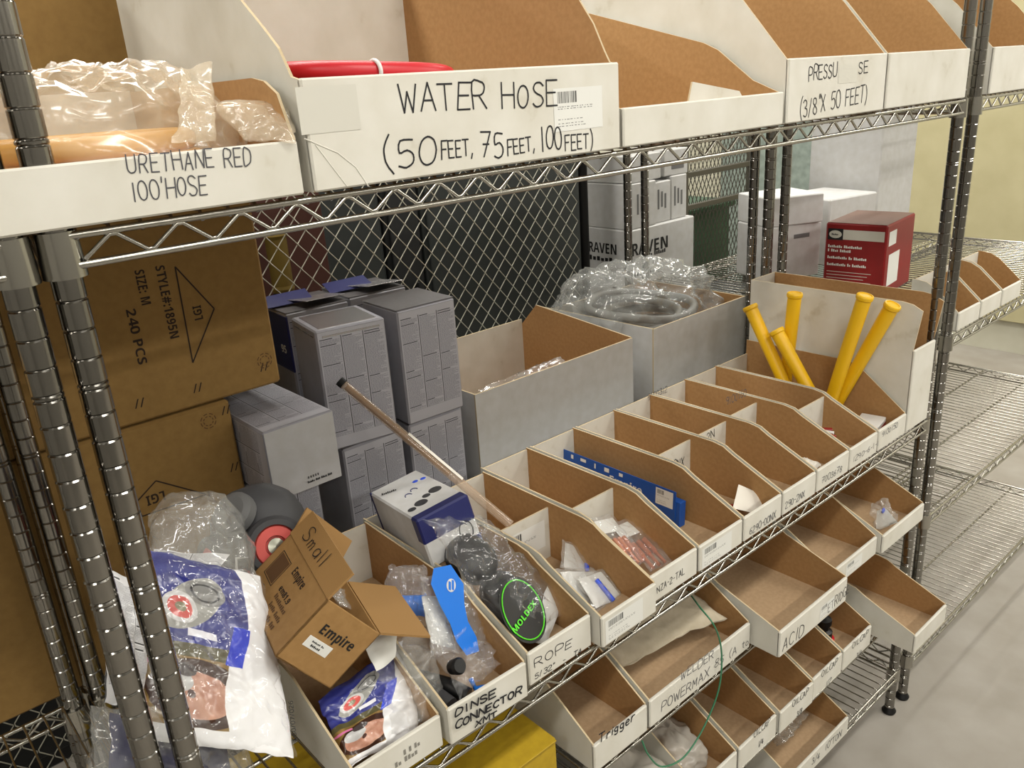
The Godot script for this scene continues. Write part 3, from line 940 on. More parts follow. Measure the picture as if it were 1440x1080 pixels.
	part(t, "tie", ring.mesh(), M.plastic_white)

func build_middle_bins() -> void:
	var b: Node3D
	var z := 0.012
	b = bin("white cardboard bin under the tilted brown carton, printed bag inside", 0.172, 0.306, z, MID, {"lip": 0.050})
	small_type(b, [1, 1, 2], pz(568, 1062, z), Vector3.RIGHT, Vector3.UP, 0.008, M.faint, 0.03)
	small_type(b, [2, 4], pz(556, 1080, z), Vector3.RIGHT, Vector3.UP, 0.008, M.faint, 0.04)
	b = bin("white cardboard bin with bold three-line marker writing, holding the blue pouch", 0.313, 0.449, 0.022, MID, {"lip": 0.058, "turn": -0.03})
	write_px(b, "DINSE", Vector2(640, 1008), Vector2(696, 979), 0.0235, 0.011, 0.0026, M.ink)
	write_px(b, "CONNECTOR", Vector2(640, 1026), Vector2(732, 975), 0.0235, 0.011, 0.0026, M.ink)
	write_px(b, "XMT", Vector2(668, 1023), Vector2(699, 1006), 0.0235, 0.009, 0.0024, M.ink)
	b = bin("white cardboard bin lettered ROPE 5/32 on its lip", 0.464, 0.594, z, MID, {"lip": 0.056})
	write_px(b, "ROPE", Vector2(752, 939), Vector2(804, 908), z, 0.0145, 0.0013, M.ink)
	write_px(b, "5/32\"  -  T4", Vector2(752, 955), Vector2(818, 917), z, 0.009, 0.0012, M.ink)
	b = bin("white cardboard bin with a barcode lip, full of blue-marked bags", 0.600, 0.729, 0.03, MID, {"dividers": [-0.245], "lip": 0.054})
	sheet(b, "sticker", Vector2(-0.058, 0.004), Vector2(0.03, 0.046), face_front(0), M.sticker)
	sheet(b, "sticker", Vector2(-0.055, 0.030), Vector2(0.05, 0.084), face_front(-0.245), M.sticker)
	b = bin("white cardboard bin holding the copper contact tips", 0.736, 0.862, z, MID, {"dividers": [-0.19], "lip": 0.052})
	write_px(b, "NZA-2-TAL", Vector2(924, 834), Vector2(962, 807), z, 0.0125, 0.0012, M.ink)
	b = bin("white cardboard bin holding the long blue box", 0.869, 0.999, z, MID, {"lip": 0.050})
	sheet(b, "sticker", Vector2(-0.058, 0.002), Vector2(0.03, 0.043), face_front(0), M.sticker)
	b = bin("white cardboard bin holding a white paper note and red marker", 1.005, 1.131, z, MID, {"dividers": [-0.215], "lip": 0.050})
	write_px(b, "6290-00NX", Vector2(1054, 752), Vector2(1090, 728), z, 0.014, 0.0014, M.pencil)
	write_px(b, "290-0NX", Vector2(928, 668), Vector2(961, 654), z - 0.215, 0.019, 0.0017, M.ink, "divider")
	b = bin("white cardboard bin with crumpled paper, next to the note bin", 1.137, 1.258, z, MID, {"dividers": [-0.215], "lip": 0.050})
	write_px(b, "290-2NX", Vector2(1104, 716), Vector2(1131, 698), z, 0.014, 0.0014, M.pencil)
	write_px(b, "12-2N", Vector2(980, 628), Vector2(1004, 614), z - 0.215, 0.017, 0.0016, M.ink, "divider")
	b = bin("empty white cardboard bin between the crumpled paper and red packet bins", 1.264, 1.393, z, MID, {"dividers": [-0.225], "lip": 0.050})
	write_px(b, "7003678", Vector2(1155, 680), Vector2(1183, 663), z, 0.014, 0.0013, M.pencil)
	write_px(b, "9100312", Vector2(911, 563), Vector2(938, 551), z - 0.424, 0.016, 0.0014, M.pencil, "back_panel")
	b = bin("white cardboard bin holding upright red and white packets", 1.399, 1.520, z, MID, {"dividers": [-0.13], "lip": 0.050})
	write_px(b, "1290-6-1-1", Vector2(1199, 650), Vector2(1235, 626), z, 0.012, 0.0012, M.pencil)
	write_px(b, "9100160", Vector2(1021, 570), Vector2(1049, 556), z - 0.14, 0.016, 0.0014, M.pencil, "divider")
	b = bin("white cardboard bin with yellow tubes standing in it", 1.527, 1.660, z, MID, {"h": 0.15, "hl": 0.115, "lip": 0.050})
	write_px(b, "9100150", Vector2(1240, 615), Vector2(1262, 600), z, 0.012, 0.0012, M.pencil)
	b = bin("tall white cardboard box past the yellow tubes, red box above it", 1.668, 1.778, z, MID, {"name": "tall_bin", "h": 0.31, "lip": 0.20, "run": 0.02, "bh": 0.31})
	# bins past the frame on the neighbouring unit
	for k in 3:
		bin(["small white bin next to the front post below the red box", "small white bin between two others below the red box", "small white bin furthest from the yellow tubes, below the red box"][k], 1.90 + 0.14 * k, 2.03 + 0.14 * k, z, -0.11, {"group": "bins on the neighbouring unit", "d": 0.12, "run": 0.09})

func clear_bag(called: String, label: String, category: String, c: Array, front: float, back: float, crumple: float, seed_: int, film: Material, freq := 14.0) -> Node3D:
	var o: Vector3 = (c[0] + c[1] + c[2] + c[3]) / 4.0
	o.y = minf(minf(c[0].y, c[1].y), minf(c[2].y, c[3].y))
	var t := thing(called, label, category, o)
	part(t, "film", bag_mesh(c, front, back, crumple, seed_, t.transform, 36, 44, freq), film)
	return t

func build_middle_contents() -> void:
	# white and blue respirator box, tipped in the rope bin
	var t := thing("respirator_box", "white and blue respirator box tipped in the bins' rear", "box", Vector3(0.518, -0.160, -0.302), Vector3(deg_to_rad(-8.8), deg_to_rad(-9.5), deg_to_rad(9.3)))
	var s := Vector3(0.096, 0.088, 0.199)
	part(t, "body", box_mesh(-s / 2, s / 2, 0.003), M.white_clean)
	part(t, "front_band", box_mesh(Vector3(-s.x / 2 - 0.0005, -s.y / 2 + 0.042, s.z / 2 - 0.024), Vector3(s.x / 2 + 0.0005, s.y / 2 + 0.0005, s.z / 2 + 0.0008), 0.003), M.navy)
	part(t, "front_band", box_mesh(Vector3(0.004, -s.y / 2, s.z / 2 - 0.002), Vector3(s.x / 2 + 0.0005, -s.y / 2 + 0.016, s.z / 2 + 0.0008), 0.0005), M.navy)
	part(t, "edge_band", box_mesh(Vector3(-s.x / 2 - 0.0006, -s.y / 2, -s.z / 2 - 0.0006), Vector3(-s.x / 2 + 0.004, s.y / 2 - 0.001, -s.z / 2 + 0.007), 0.0005), M.navy)
	var B := t.transform.basis
	var at := func(x: float, z: float) -> Vector3:
		return t.transform * Vector3(x, s.y / 2 + 0.0005, z)
	small_type(t, [8], at.call(-0.040, -0.060), B.x.rotated(B.y, -0.35), -B.z, 0.009, M.print_black, 0.03)
	for e in [[-0.012, 0.044, 0.012], [0.026, 0.022, 0.012], [-0.033, 0.052, 0.0075], [0.006, 0.028, 0.0075]]:
		var d := MB.new()
		d.lathe([Vector2(e[2], 0), Vector2(e[2] * 0.95, 0.0006), Vector2(0, 0.0007)], 14, Vector3(e[0], s.y / 2, e[1]))
		part(t, "printed_filter", d.mesh(), M.rubber)
	for e in [[-0.012, -0.005], [0.004, -0.016]]:
		var d := MB.new()
		var arc := []
		for i in 9:
			var a := PI * i / 8
			arc.append(Vector3(e[0] + 0.006 * cos(a), s.y / 2 + 0.0004, e[1] - 0.009 * sin(a)))
		d.tube(arc, 0.0009, 5)
		part(t, "printed_mask", d.mesh(), M.navy)
	for e in [[0.022, -0.05], [0.036, -0.046]]:
		var d := MB.new()
		d.lathe([Vector2(0.0055, 0), Vector2(0.005, 0.0005), Vector2(0, 0.0006)], 12, Vector3(e[0], s.y / 2, e[1]))
		part(t, "printed_seal", d.mesh(), M.cobalt)
	var dd := MB.new()
	var oval := []
	for i in 20:
		var a := TAU * i / 20
		oval.append(Vector3(0.026 + 0.012 * cos(a), -0.012 + 0.017 * sin(a), s.z / 2 + 0.0008))
	dd.tube(oval, 0.001, 5, false, true)
	part(t, "printed_ring", dd.mesh(), M.print_black)
	# clear tube leaning out of the bins
	t = thing("clear_tube", "long clear plastic tube leaning across the mask boxes", "tube", pz(718, 738, -0.22))
	var a0 := Vector3.ZERO
	var a1 := pz(480, 538, -0.462) - t.position
	var tb := MB.new()
	tb.tube([a0, a1 * 0.33, a1 * 0.66, a1], 0.0082, 16, false)
	part(t, "wall", tb.mesh(), M.tube_clear)
	tb = MB.new()
	tb.tube([a1 * 0.36, a1 * 0.97], 0.0052, 12)
	part(t, "contents", tb.mesh(), mat(Color(0.52, 0.40, 0.30), 0.5))
	tb = MB.new()
	tb.tube([a1 * 0.985, a1 * 1.012], 0.0088, 16)
	part(t, "cap", tb.mesh(), M.dark_metal)
	tb = MB.new()
	var dirn := a1.normalized()
	var sidev := dirn.cross(Vector3(0.5, 0.4, 0.75)).normalized()
	var face_n := sidev.cross(dirn).normalized()
	if face_n.dot(EYE - t.position) < 0: face_n = -face_n
	var l0 := a1 * 0.30 + face_n * 0.0088; var l1 := a1 * 0.62 + face_n * 0.0088
	tb.face([l0 - sidev * 0.004, l0 + sidev * 0.004, l1 + sidev * 0.004, l1 - sidev * 0.004], face_n)
	part(t, "paper_label", tb.mesh(), M.paper)
	# earmuffs in a clear bag, rope bin
	var c := [pz(598, 735, -0.20), pz(672, 728, -0.21), pz(800, 868, -0.045), pz(722, 908, -0.040)]
	t = clear_bag("earmuff_bag", "clear bag with black earmuffs and green ring print in the rope bin", "bag", c, 0.026, 0.02, 0.014, 31, M.film, 20.0)
	var inv := t.transform.affine_inverse()
	var mid: Vector3 = inv * ((c[0] + c[1]) * 0.36 + (c[2] + c[3]) * 0.14)
	part(t, "earcup", blob(Vector3(0.075, 0.05, 0.085), 0.002, 2, 28, 18, 20.0, 0.8), M.black, Transform3D(Basis.from_euler(Vector3(0.5, 0.2, 0.1)), mid + Vector3(-0.005, -0.018, -0.01)))
	var mid2: Vector3 = inv * ((c[0] + c[1]) * 0.19 + (c[2] + c[3]) * 0.31)
	var axis := ((c[1] - c[0]) as Vector3).cross(c[0] - c[3]).normalized()
	part(t, "earcup", blob(Vector3(0.075, 0.04, 0.095), 0.002, 2, 28, 18, 20.0, 0.8), M.black, Transform3D(Basis.from_euler(Vector3(0.55, 0.2, 0.1)), mid2 + Vector3(0.0, -0.02, 0.0)))
	var on_card := func(u: float, v: float, dz: float) -> Vector3:
		return pz(u, v, -0.052 + (v - 860.0) * 0.0009) + axis * dz
	var rg := MB.new()
	var loop := []
	var fan := []
	for i in 32:
		var a := TAU * i / 32
		var du := 0.36 * 44.0 * cos(a) + 0.93 * 27.0 * sin(a)
		var dv := 0.93 * 44.0 * cos(a) - 0.36 * 27.0 * sin(a)
		loop.append(inv * (on_card.call(735 + du, 858 + dv, 0.001) as Vector3))
		fan.append(inv * (on_card.call(735 + du * 1.12, 858 + dv * 1.12, 0.0) as Vector3))
	rg.tube(loop, 0.0011, 6, false, true)
	part(t, "green_ring", rg.mesh(), M.neon)
	var card := MB.new()
	card.face(fan, axis)
	part(t, "black_card", card.mesh(), M.black)
	var t0: Vector3 = on_card.call(722, 890, 0.0015)
	var t1: Vector3 = on_card.call(752, 848, 0.0015)
	print_text(t, "MOLDEX", t0, t1 - t0, axis.cross(t1 - t0), 0.0085, M.neon, (t1 - t0).length())
	c = [pz(772, 815, -0.085), pz(796, 832, -0.075), pz(768, 905, -0.035), pz(745, 905, -0.035)]
	part(t, "insert_card", bag_mesh(c, 0.002, 0.001, 0.003, 8, t.transform, 10, 18, 20.0), M.plastic_white)
	# blue and white pouch
	c = [pz(590, 815, -0.115), pz(662, 822, -0.125), pz(686, 905, -0.06), pz(606, 925, -0.05)]
	t = clear_bag("blue_pouch", "clear hanging pouch with a blue wave label in the marker-lettered bin", "bag", c, 0.008, 0.006, 0.010, 41, M.film_bright, 22.0)
	inv = t.transform.affine_inverse()
	var n3 := ((c[1] - c[0]) as Vector3).cross(c[0] - c[3]).normalized()
	var wave := MB.new()
	var on := func(u: float, v: float, dz: float) -> Vector3:
		return inv * (pz(u, v, -0.118 + (v - 790) * 0.00048) + n3 * dz)
	var edge_l := [Vector2(602, 802), Vector2(598, 824), Vector2(611, 854), Vector2(625, 880), Vector2(634, 905), Vector2(648, 924)]
	var edge_r := [Vector2(626, 797), Vector2(644, 824), Vector2(645, 852), Vector2(650, 876), Vector2(662, 898), Vector2(666, 918)]
	for i in edge_l.size() - 1:
		wave.face([on.call(edge_l[i].x, edge_l[i].y, 0.011), on.call(edge_r[i].x, edge_r[i].y, 0.011), on.call(edge_r[i + 1].x, edge_r[i + 1].y, 0.011), on.call(edge_l[i + 1].x, edge_l[i + 1].y, 0.011)], n3)
	part(t, "blue_label", wave.mesh(), M.cyan)
	var disc := MB.new()
	var dk := []
	for i in 16:
		dk.append(on.call(626 + 6.5 * cos(TAU * i / 16), 826 + 9.5 * sin(TAU * i / 16), 0.0118))
	disc.face(dk, n3)
	part(t, "printed_disc", disc.mesh(), M.plastic_white)
	disc = MB.new()
	for r_ in [[622, 820, 3.2, 12], [626.5, 818, 3.2, 14]]:
		disc.face([on.call(r_[0], r_[1], 0.0124), on.call(r_[0] + r_[2], r_[1] + 1.5, 0.0124), on.call(r_[0] + r_[2], r_[1] + r_[3] + 1.5, 0.0124), on.call(r_[0], r_[1] + r_[3], 0.0124)], n3)
	part(t, "printed_mark", disc.mesh(), M.cyan)
	part(t, "contents", bag_mesh([pz(592, 840, -0.11), pz(620, 836, -0.115), pz(640, 915, -0.07), pz(606, 905, -0.07)], 0.008, 0.008, 0.003, 5, t.transform, 12, 16), M.plastic_white)
	# connectors in clear bags in the same bin
	c = [pz(540, 800, -0.19), pz(600, 800, -0.19), pz(600, 890, -0.12), pz(535, 870, -0.13)]
	t = clear_bag("connector_bag", "grey clear bag with a blue stripe behind the blue pouch", "bag", c, 0.02, 0.012, 0.013, 52, M.film_bright, 18.0)
	part(t, "blue_stripe", bag_mesh([pz(556, 838, -0.16), pz(596, 838, -0.16), pz(596, 868, -0.14), pz(560, 862, -0.14)], 0.006, 0.004, 0.003, 6, t.transform, 10, 8), M.cyan)
	c = [pz(606, 902, -0.09), pz(668, 900, -0.075), pz(706, 935, -0.022), pz(640, 985, -0.018)]
	t = clear_bag("connector_bag", "clear bag with a black plug and blue ring behind the marker-lettered lip", "bag", c, 0.018, 0.012, 0.012, 53, M.film_bright, 20.0)
	var tube_ := MB.new()
	tube_.lathe([Vector2(0, -0.012), Vector2(0.0105, -0.012), Vector2(0.012, 0.004), Vector2(0.0095, 0.008), Vector2(0, 0.008)], 18)
	part(t, "black_plug", tube_.mesh(), M.black, t.transform.affine_inverse() * frame(pz(643, 937, -0.035), Vector3(0.8, -0.4, 0.2), Vector3(0.1, 0.5, 0.8)))
	tube_ = MB.new()
	tube_.tube([pz(662, 955, -0.03) - t.position, pz(668, 968, -0.025) - t.position, pz(682, 966, -0.022) - t.position], 0.0035, 8)
	part(t, "blue_ring", tube_.mesh(), M.cyan)
	t = thing("black_cable", "black cable end lying under the clear bags in the marker-lettered bin", "cable", Vector3(0.375, MID + 0.005, -0.06))
	tb = MB.new()
	tb.tube([Vector3(-0.045, 0.014, -0.07), Vector3(-0.03, 0.022, -0.03), Vector3(-0.012, 0.022, 0.01), Vector3(0.0, 0.014, 0.04)], 0.012, 14)
	part(t, "jacket", tb.mesh(), M.black)
	tb = MB.new()
	tb.tube([Vector3(-0.05, 0.020, -0.03), Vector3(-0.042, 0.028, 0.0), Vector3(-0.035, 0.02, 0.045)], 0.014, 14)
	part(t, "connector", tb.mesh(), M.rubber)
	# blue sticks in small clear bags
	var spots := [[Vector2(790, 758), Vector2(845, 778), Vector2(846, 815), Vector2(788, 800), -0.16], [Vector2(780, 800), Vector2(836, 800), Vector2(868, 850), Vector2(812, 868), -0.10], [Vector2(806, 812), Vector2(846, 800), Vector2(880, 842), Vector2(838, 862), -0.085]]
	for k in 3:
		var e: Array = spots[k]
		c = [pz(e[0].x, e[0].y, e[4]), pz(e[1].x, e[1].y, e[4]), pz(e[2].x, e[2].y, e[4] + 0.05), pz(e[3].x, e[3].y, e[4] + 0.05)]
		t = clear_bag("small_bag", "small clear bag holding a blue strip in the barcode bin", "bag", c, 0.006, 0.005, 0.005, 60 + k, M.film_thick, 25.0)
		t.set_meta("group", "blue strip bags in the barcode bin")
		part(t, "paper_insert", bag_mesh([c[0].lerp(c[2], 0.08), c[1].lerp(c[3], 0.08), c[2].lerp(c[0], 0.08), c[3].lerp(c[1], 0.08)], 0.001, 0.001, 0.002, 61, t.transform, 8, 8), M.plastic_white)
		var m0: Vector3 = (c[0].lerp(c[1], 0.55)).lerp(c[3].lerp(c[2], 0.55), 0.25)
		var m1: Vector3 = (c[0].lerp(c[1], 0.6)).lerp(c[3].lerp(c[2], 0.6), 0.92)
		var n4 := ((c[1] - c[0]) as Vector3).cross(c[0] - c[3]).normalized()
		tb = MB.new()
		tb.tube([m0 + n4 * 0.004 - t.position, m1 + n4 * 0.004 - t.position], 0.0042, 8)
		part(t, "blue_strip", tb.mesh(), M.cobalt)
	# copper tips in clear sleeves
	for k in 2:
		c = [[pz(858, 738, -0.15), pz(885, 728, -0.15), pz(946, 790, -0.035), pz(915, 806, -0.035)], [pz(832, 730, -0.16), pz(858, 724, -0.165), pz(912, 792, -0.06), pz(890, 798, -0.06)]][k]
		t = clear_bag("tip_sleeve", "clear sleeve of copper contact tips in the bin past the barcode bin", "sleeve", c, 0.009, 0.007, 0.005, 70 + k, M.film_bright, 25.0)
		t.set_meta("group", "copper tip sleeves")
		for j in 3:
			var u := 0.22 + 0.27 * j
			var m0: Vector3 = c[0].lerp(c[1], u).lerp(c[3].lerp(c[2], u), 0.45)
			var m1: Vector3 = c[0].lerp(c[1], u).lerp(c[3].lerp(c[2], u), 0.95)
			tb = MB.new()
			tb.tube([m0 - t.position, m0.lerp(m1, 0.55) - t.position], 0.0050, 10)
			tb.tube([m0.lerp(m1, 0.55) - t.position, m1 - t.position], 0.0032, 10)
			part(t, "contact_tip", tb.mesh(), M.copper)
		part(t, "label_card", bag_mesh([c[0].lerp(c[3], 0.06), c[1].lerp(c[2], 0.06), c[1].lerp(c[2], 0.32), c[0].lerp(c[3], 0.32)], 0.001, 0.001, 0.001, 3, t.transform, 4, 4), M.sticker_white)
	# long blue box
	var b0 := px(790, 634, 0.982); var b1 := px(966, 700, 0.982)
	t = thing("blue_box", "long flat blue box with a white barcode leaning in its bin", "box", Vector3(0.980, MID + 0.003, (b0.z + b1.z) / 2.0), Vector3(0, 0, -0.06))
	var len := 0.335
	part(t, "body", box_mesh(Vector3(-0.019, 0, -len / 2), Vector3(-0.001, 0.052, len / 2), 0.001), M.blue)
	part(t, "card", box_mesh(Vector3(-0.0205, 0.012, -len / 2 - 0.01), Vector3(-0.019, 0.072, len / 2 - 0.010), 0.0003), M.blue)
	sheet(t, "sticker", Vector2(len / 2 - 0.058, 0.034), Vector2(len / 2 - 0.016, 0.068), face_left(-0.0205), M.sticker)
	var tb2 := t.transform
	print_text(t, "Empire", tb2 * Vector3(-0.021, 0.038, -0.01), tb2.basis.z, tb2.basis.y, 0.016, M.plastic_white, 0.085)
	for k in 6:
		sheet(t, "printed_icon", Vector2(-len / 2 + 0.006 + 0.034 * k + 0.006 * (k % 2), 0.056 + 0.002 * (k % 3)), Vector2(-len / 2 + 0.016 + 0.034 * k + 0.003 * (k % 3), 0.067), face_left(-0.0205), M.sticker_white)
	# note and marker
	c = [pz(1038, 682, -0.06), pz(1090, 702, -0.035), pz(1068, 724, -0.02), pz(1030, 715, -0.03)]
	t = thing("paper_note", "white paper note lying in the bin with the red marker", "paper", c[3])
	part(t, "sheet", bag_mesh(c, 0.003, 0.002, 0.002, 9, t.transform, 12, 8), M.paper)
	t = thing("red_marker", "red marker lying behind the white paper note", "marker", Vector3(1.060, MID + 0.009, -0.09))
	tb = MB.new()
	tb.tube([Vector3(-0.035, 0, -0.03), Vector3(0.02, 0, 0.015)], 0.0065, 10)
	part(t, "barrel", tb.mesh(), M.red)
	tb = MB.new()
	tb.tube([Vector3(0.02, 0, 0.015), Vector3(0.035, 0, 0.027)], 0.0072, 10)
	part(t, "cap", tb.mesh(), M.coral)
	c = [py(1116, 640, MID + 0.022), py(1152, 652, MID + 0.016), py(1147, 672, MID + 0.014), py(1112, 668, MID + 0.014)]
	t = thing("crumpled_paper", "crumpled pinkish packing paper in the bin past the note", "paper", c[3])
	part(t, "sheet", bag_mesh(c, 0.006, 0.003, 0.007, 14, t.transform, 20, 14, 25.0), M.paper)
	# red and white packets
	for k in 4:
		t = thing("red_packet", "small red and white packet standing in its bin", "packet", Vector3(1.425 + 0.013 * k, MID + 0.0045, -0.055 - 0.012 * k), Vector3(0.0, 0.35 * k - 0.4, 0.1 * k - 0.15), "red packets in the bins")
		part(t, "body", box_mesh(Vector3(-0.005, 0, -0.022), Vector3(0.005, 0.048, 0.022), 0.001), M.plastic_white if k % 2 == 0 else M.red_box)
		part(t, "band", box_mesh(Vector3(-0.0056, 0.014, -0.0226), Vector3(0.0056, 0.032, 0.0226), 0.001), M.red_box if k % 2 == 0 else M.plastic_white)
	t = thing("flat_packet", "flat red and white printed packet behind the lip of the tube bin", "packet", Vector3(1.60, MID + 0.004, -0.045), Vector3(0.0, 0.2, 0.0))
	part(t, "body", box_mesh(Vector3(-0.045, 0, -0.03), Vector3(0.045, 0.03, 0.025), 0.001), M.plastic_white)
	part(t, "band", box_mesh(Vector3(-0.0455, 0.008, -0.02), Vector3(0.0455, 0.020, 0.0256), 0.001), M.red_box)
	# yellow tubes
	var tubes := [[Vector2(1054, 430), Vector2(1091, 512), 1.585, "short yellow plastic tube leaning towards the grey hose box"], [Vector2(1118, 412), Vector2(1108, 505), 1.615, "upright yellow plastic tube beside the chrome posts"], [Vector2(1091, 464), Vector2(1122, 520), 1.575, "small yellow plastic tube with its round end facing out"], [Vector2(1217, 415), Vector2(1176, 540), 1.588, "long yellow plastic tube leaning against the tall white box"], [Vector2(1256, 428), Vector2(1192, 540), 1.630, "long yellow plastic tube crossing the other long one"]]
	for e in tubes:
		var top := px(e[0].x, e[0].y, e[2])
		var low := px(e[1].x, e[1].y, e[2])
		var way := (low - top)
		way *= (top.y - (MID + 0.022)) / (top.y - low.y)
		low = top + way
		t = thing("yellow_tube", e[3], "tube", low)
		var up := -way.normalized()
		var xx := up.cross(Vector3.RIGHT).cross(up)
		if xx.length() < 0.05: xx = Vector3.RIGHT
		xx = xx.normalized()
		var fr := Transform3D(Basis(xx, up, xx.cross(up)), Vector3.ZERO)
		var ln := way.length()
		var lt := MB.new()
		lt.lathe([Vector2(0.0, 0), Vector2(0.0145, 0), Vector2(0.0155, ln * 0.5), Vector2(0.0165, ln - 0.012)], 24)
		part(t, "barrel", lt.mesh(), M.yellow, fr)
		lt = MB.new()
		lt.lathe([Vector2(0.0165, ln - 0.012), Vector2(0.0188, ln - 0.009), Vector2(0.0192, ln - 0.003), Vector2(0.018, ln), Vector2(0.0150, ln + 0.0005), Vector2(0.0143, ln - 0.0015), Vector2(0, ln - 0.0015)], 24)
		part(t, "end_cap", lt.mesh(), M.yellow, fr)

func respirator(called: String, label: String, at: Vector3, look: Vector3, up: Vector3, grow: float) -> Node3D:
	var t := thing(called, label, "respirator", at)
	var x := frame(Vector3.ZERO, up.cross(look), up)
	x.basis = x.basis * grow
	part(t, "facepiece", blob(Vector3(0.11, 0.115, 0.085), 0.004, 19, 36, 24, 9.0, 0.9), M.rubber, x)
	for s in [-1, 1]:
		var l := MB.new()
		l.lathe([Vector2(0.034, -0.004), Vector2(0.034, 0.012), Vector2(0.030, 0.016), Vector2(0.024, 0.016), Vector2(0.024, 0.010)], 28)
		var y := x * Transform3D(Basis.from_euler(Vector3(PI / 2, 0, s * -0.6)), Vector3(s * 0.034, -0.016, 0.036))
		part(t, "filter_ring", l.mesh(), M.rubber, y)
		l = MB.new()
		l.lathe([Vector2(0.024, 0.010), Vector2(0.022, 0.013), Vector2(0.012, 0.013), Vector2(0.011, 0.006), Vector2(0, 0.006)], 24)
		part(t, "red_seal", l.mesh(), M.coral, y)
		l = MB.new()
		l.lathe([Vector2(0.009, 0.006), Vector2(0.009, 0.010), Vector2(0.0, 0.011)], 14)
		part(t, "valve_stem", l.mesh(), M.steel, y)
	var v := MB.new()
	v.lathe([Vector2(0.026, 0), Vector2(0.025, 0.010), Vector2(0.018, 0.014), Vector2(0, 0.014)], 24)
	part(t, "exhale_cover", v.mesh(), M.rubber_mid, x * Transform3D(Basis.from_euler(Vector3(PI / 2 - 0.6, 0, 0)), Vector3(0, 0.03, 0.036)))
	return t

func build_left_pile() -> void:
	# printed bag leaning behind the post
	var c := [pz(196, 770, -0.19), pz(365, 812, -0.16), pz(413, 1066, -0.025), pz(196, 1040, -0.040)]
	var t := thing("respirator_bag", "blue and white printed respirator bag leaning behind the chrome post", "bag", (c[2] + c[3]) * 0.5)
	part(t, "printed_film", bag_mesh(c, 0.012, 0.010, 0.0042, 81, t.transform, 56, 72, 15.0), M.respirator_print)
	var cl := [c[0], c[1], c[2], c[3]]
	part(t, "clear_film", bag_mesh(cl, 0.019, 0.010, 0.009, 84, t.transform, 56, 72, 18.0, 1), M.film)
	var n := ((c[1] - c[0]) as Vector3).cross(c[0] - c[3]).normalized()
	print_text(t, "050/07/026", pz(409, 1045, -0.03) + n * 0.011, pz(403, 985, -0.06) - pz(409, 1045, -0.03), pz(398, 1046, -0.03) - pz(409, 1045, -0.03), 0.006, M.print_black, 0.045, false)
	# the bag on top of it: clear with small print
	c = [pz(196, 722, -0.29), pz(325, 715, -0.29), pz(362, 828, -0.185), pz(205, 800, -0.185)]
	t = clear_bag("clear_bag", "crumpled grey clear bag lying against the brown cartons", "bag", c, 0.045, 0.012, 0.020, 90, M.film_thick, 9.0)
	c = [pz(215, 772, -0.20), pz(320, 782, -0.20), pz(298, 815, -0.175), pz(205, 812, -0.175)]
	part(t, "printed_strip", bag_mesh(c, 0.003, 0.001, 0.004, 91, t.transform, 14, 8), M.print_strip)
	# white tail of another bag at the left
	c = [pz(150, 800, -0.10), pz(206, 830, -0.10), pz(202, 990, -0.055), pz(140, 985, -0.055)]
	t = thing("white_bag", "white printed bag behind the paired chrome posts", "bag", (c[2] + c[3]) * 0.5)
	part(t, "film", bag_mesh(c, 0.014, 0.010, 0.010, 95, t.transform, 24, 30, 14.0), M.print_strip)
	c = [pz(120, 985, -0.05), pz(330, 1020, -0.10), pz(350, 1110, -0.075), pz(120, 1110, -0.03)]
	t = clear_bag("clear_bag", "dark clear bag under the printed respirator bag", "bag", c, 0.03, 0.02, 0.014, 97, M.film_thick, 12.0)
	part(t, "contents", bag_mesh([c[0].lerp(c[2], 0.12), c[1].lerp(c[3], 0.12), c[2].lerp(c[0], 0.12), c[3].lerp(c[1], 0.12)], 0.012, 0.012, 0.006, 98, t.transform, 16, 16), M.navy)
	# grey respirator beside the carton
	respirator("respirator", "grey rubber respirator with red valve seals behind the brown tilted carton", pz(366, 752, -0.305), Vector3(-0.80, 0.38, 0.62), Vector3(0.05, 0.9, -0.45), 1.25)
	var bk := thing("strap_buckle", "pale grey plastic strap buckle hanging below the grey respirator", "buckle", pz(344, 798, -0.235))
	var bl := MB.new()
	var f := frame(Vector3.ZERO, Vector3(0.85, -0.12, 0.35), Vector3(0.1, 0.9, -0.25))
	bl.tube([f * Vector3(-0.010, 0.014, 0), f * Vector3(0.010, 0.014, 0), f * Vector3(0.011, -0.010, 0), f * Vector3(0.0, -0.014, 0), f * Vector3(-0.011, -0.010, 0)], 0.0022, 8, false, true)
	part(bk, "frame", bl.mesh(), M.plastic_white)
	bl = MB.new()
	bl.tube([f * Vector3(0, 0.014, 0), f * Vector3(0, 0.045, -0.01)], 0.006, 8)
	part(bk, "strap", bl.mesh(), M.black)
	# printed bag inside the first bin
	c = [pz(540, 890, -0.13), pz(600, 905, -0.12), pz(612, 1015, -0.025), pz(455, 1015, -0.050)]
	c = [pz(470, 960, -0.10), pz(590, 890, -0.115), pz(618, 1020, -0.020), pz(490, 1090, -0.015)]
	t = thing("respirator_bag", "blue printed respirator bag crumpled inside the first bin", "bag", (c[2] + c[3]) * 0.5)
	part(t, "printed_film", bag_mesh([pz(448, 985, -0.09), pz(566, 900, -0.115), pz(588, 1032, -0.016), pz(478, 1088, -0.016)], 0.016, 0.014, 0.009, 101, t.transform, 34, 40, 14.0), M.respirator_print)
	part(t, "clear_film", bag_mesh([c[0].lerp(c[1], 0.35), c[1], c[2], c[3].lerp(c[2], 0.35)], 0.034, 0.012, 0.020, 103, t.transform, 40, 44, 14.0), M.film_thick)
	c = [pz(510, 905, -0.08), pz(560, 882, -0.085), pz(556, 925, -0.06), pz(528, 945, -0.055)]
	part(t, "paper_insert", bag_mesh(c, 0.003, 0.002, 0.003, 105, t.transform, 10, 10), M.sticker_white)
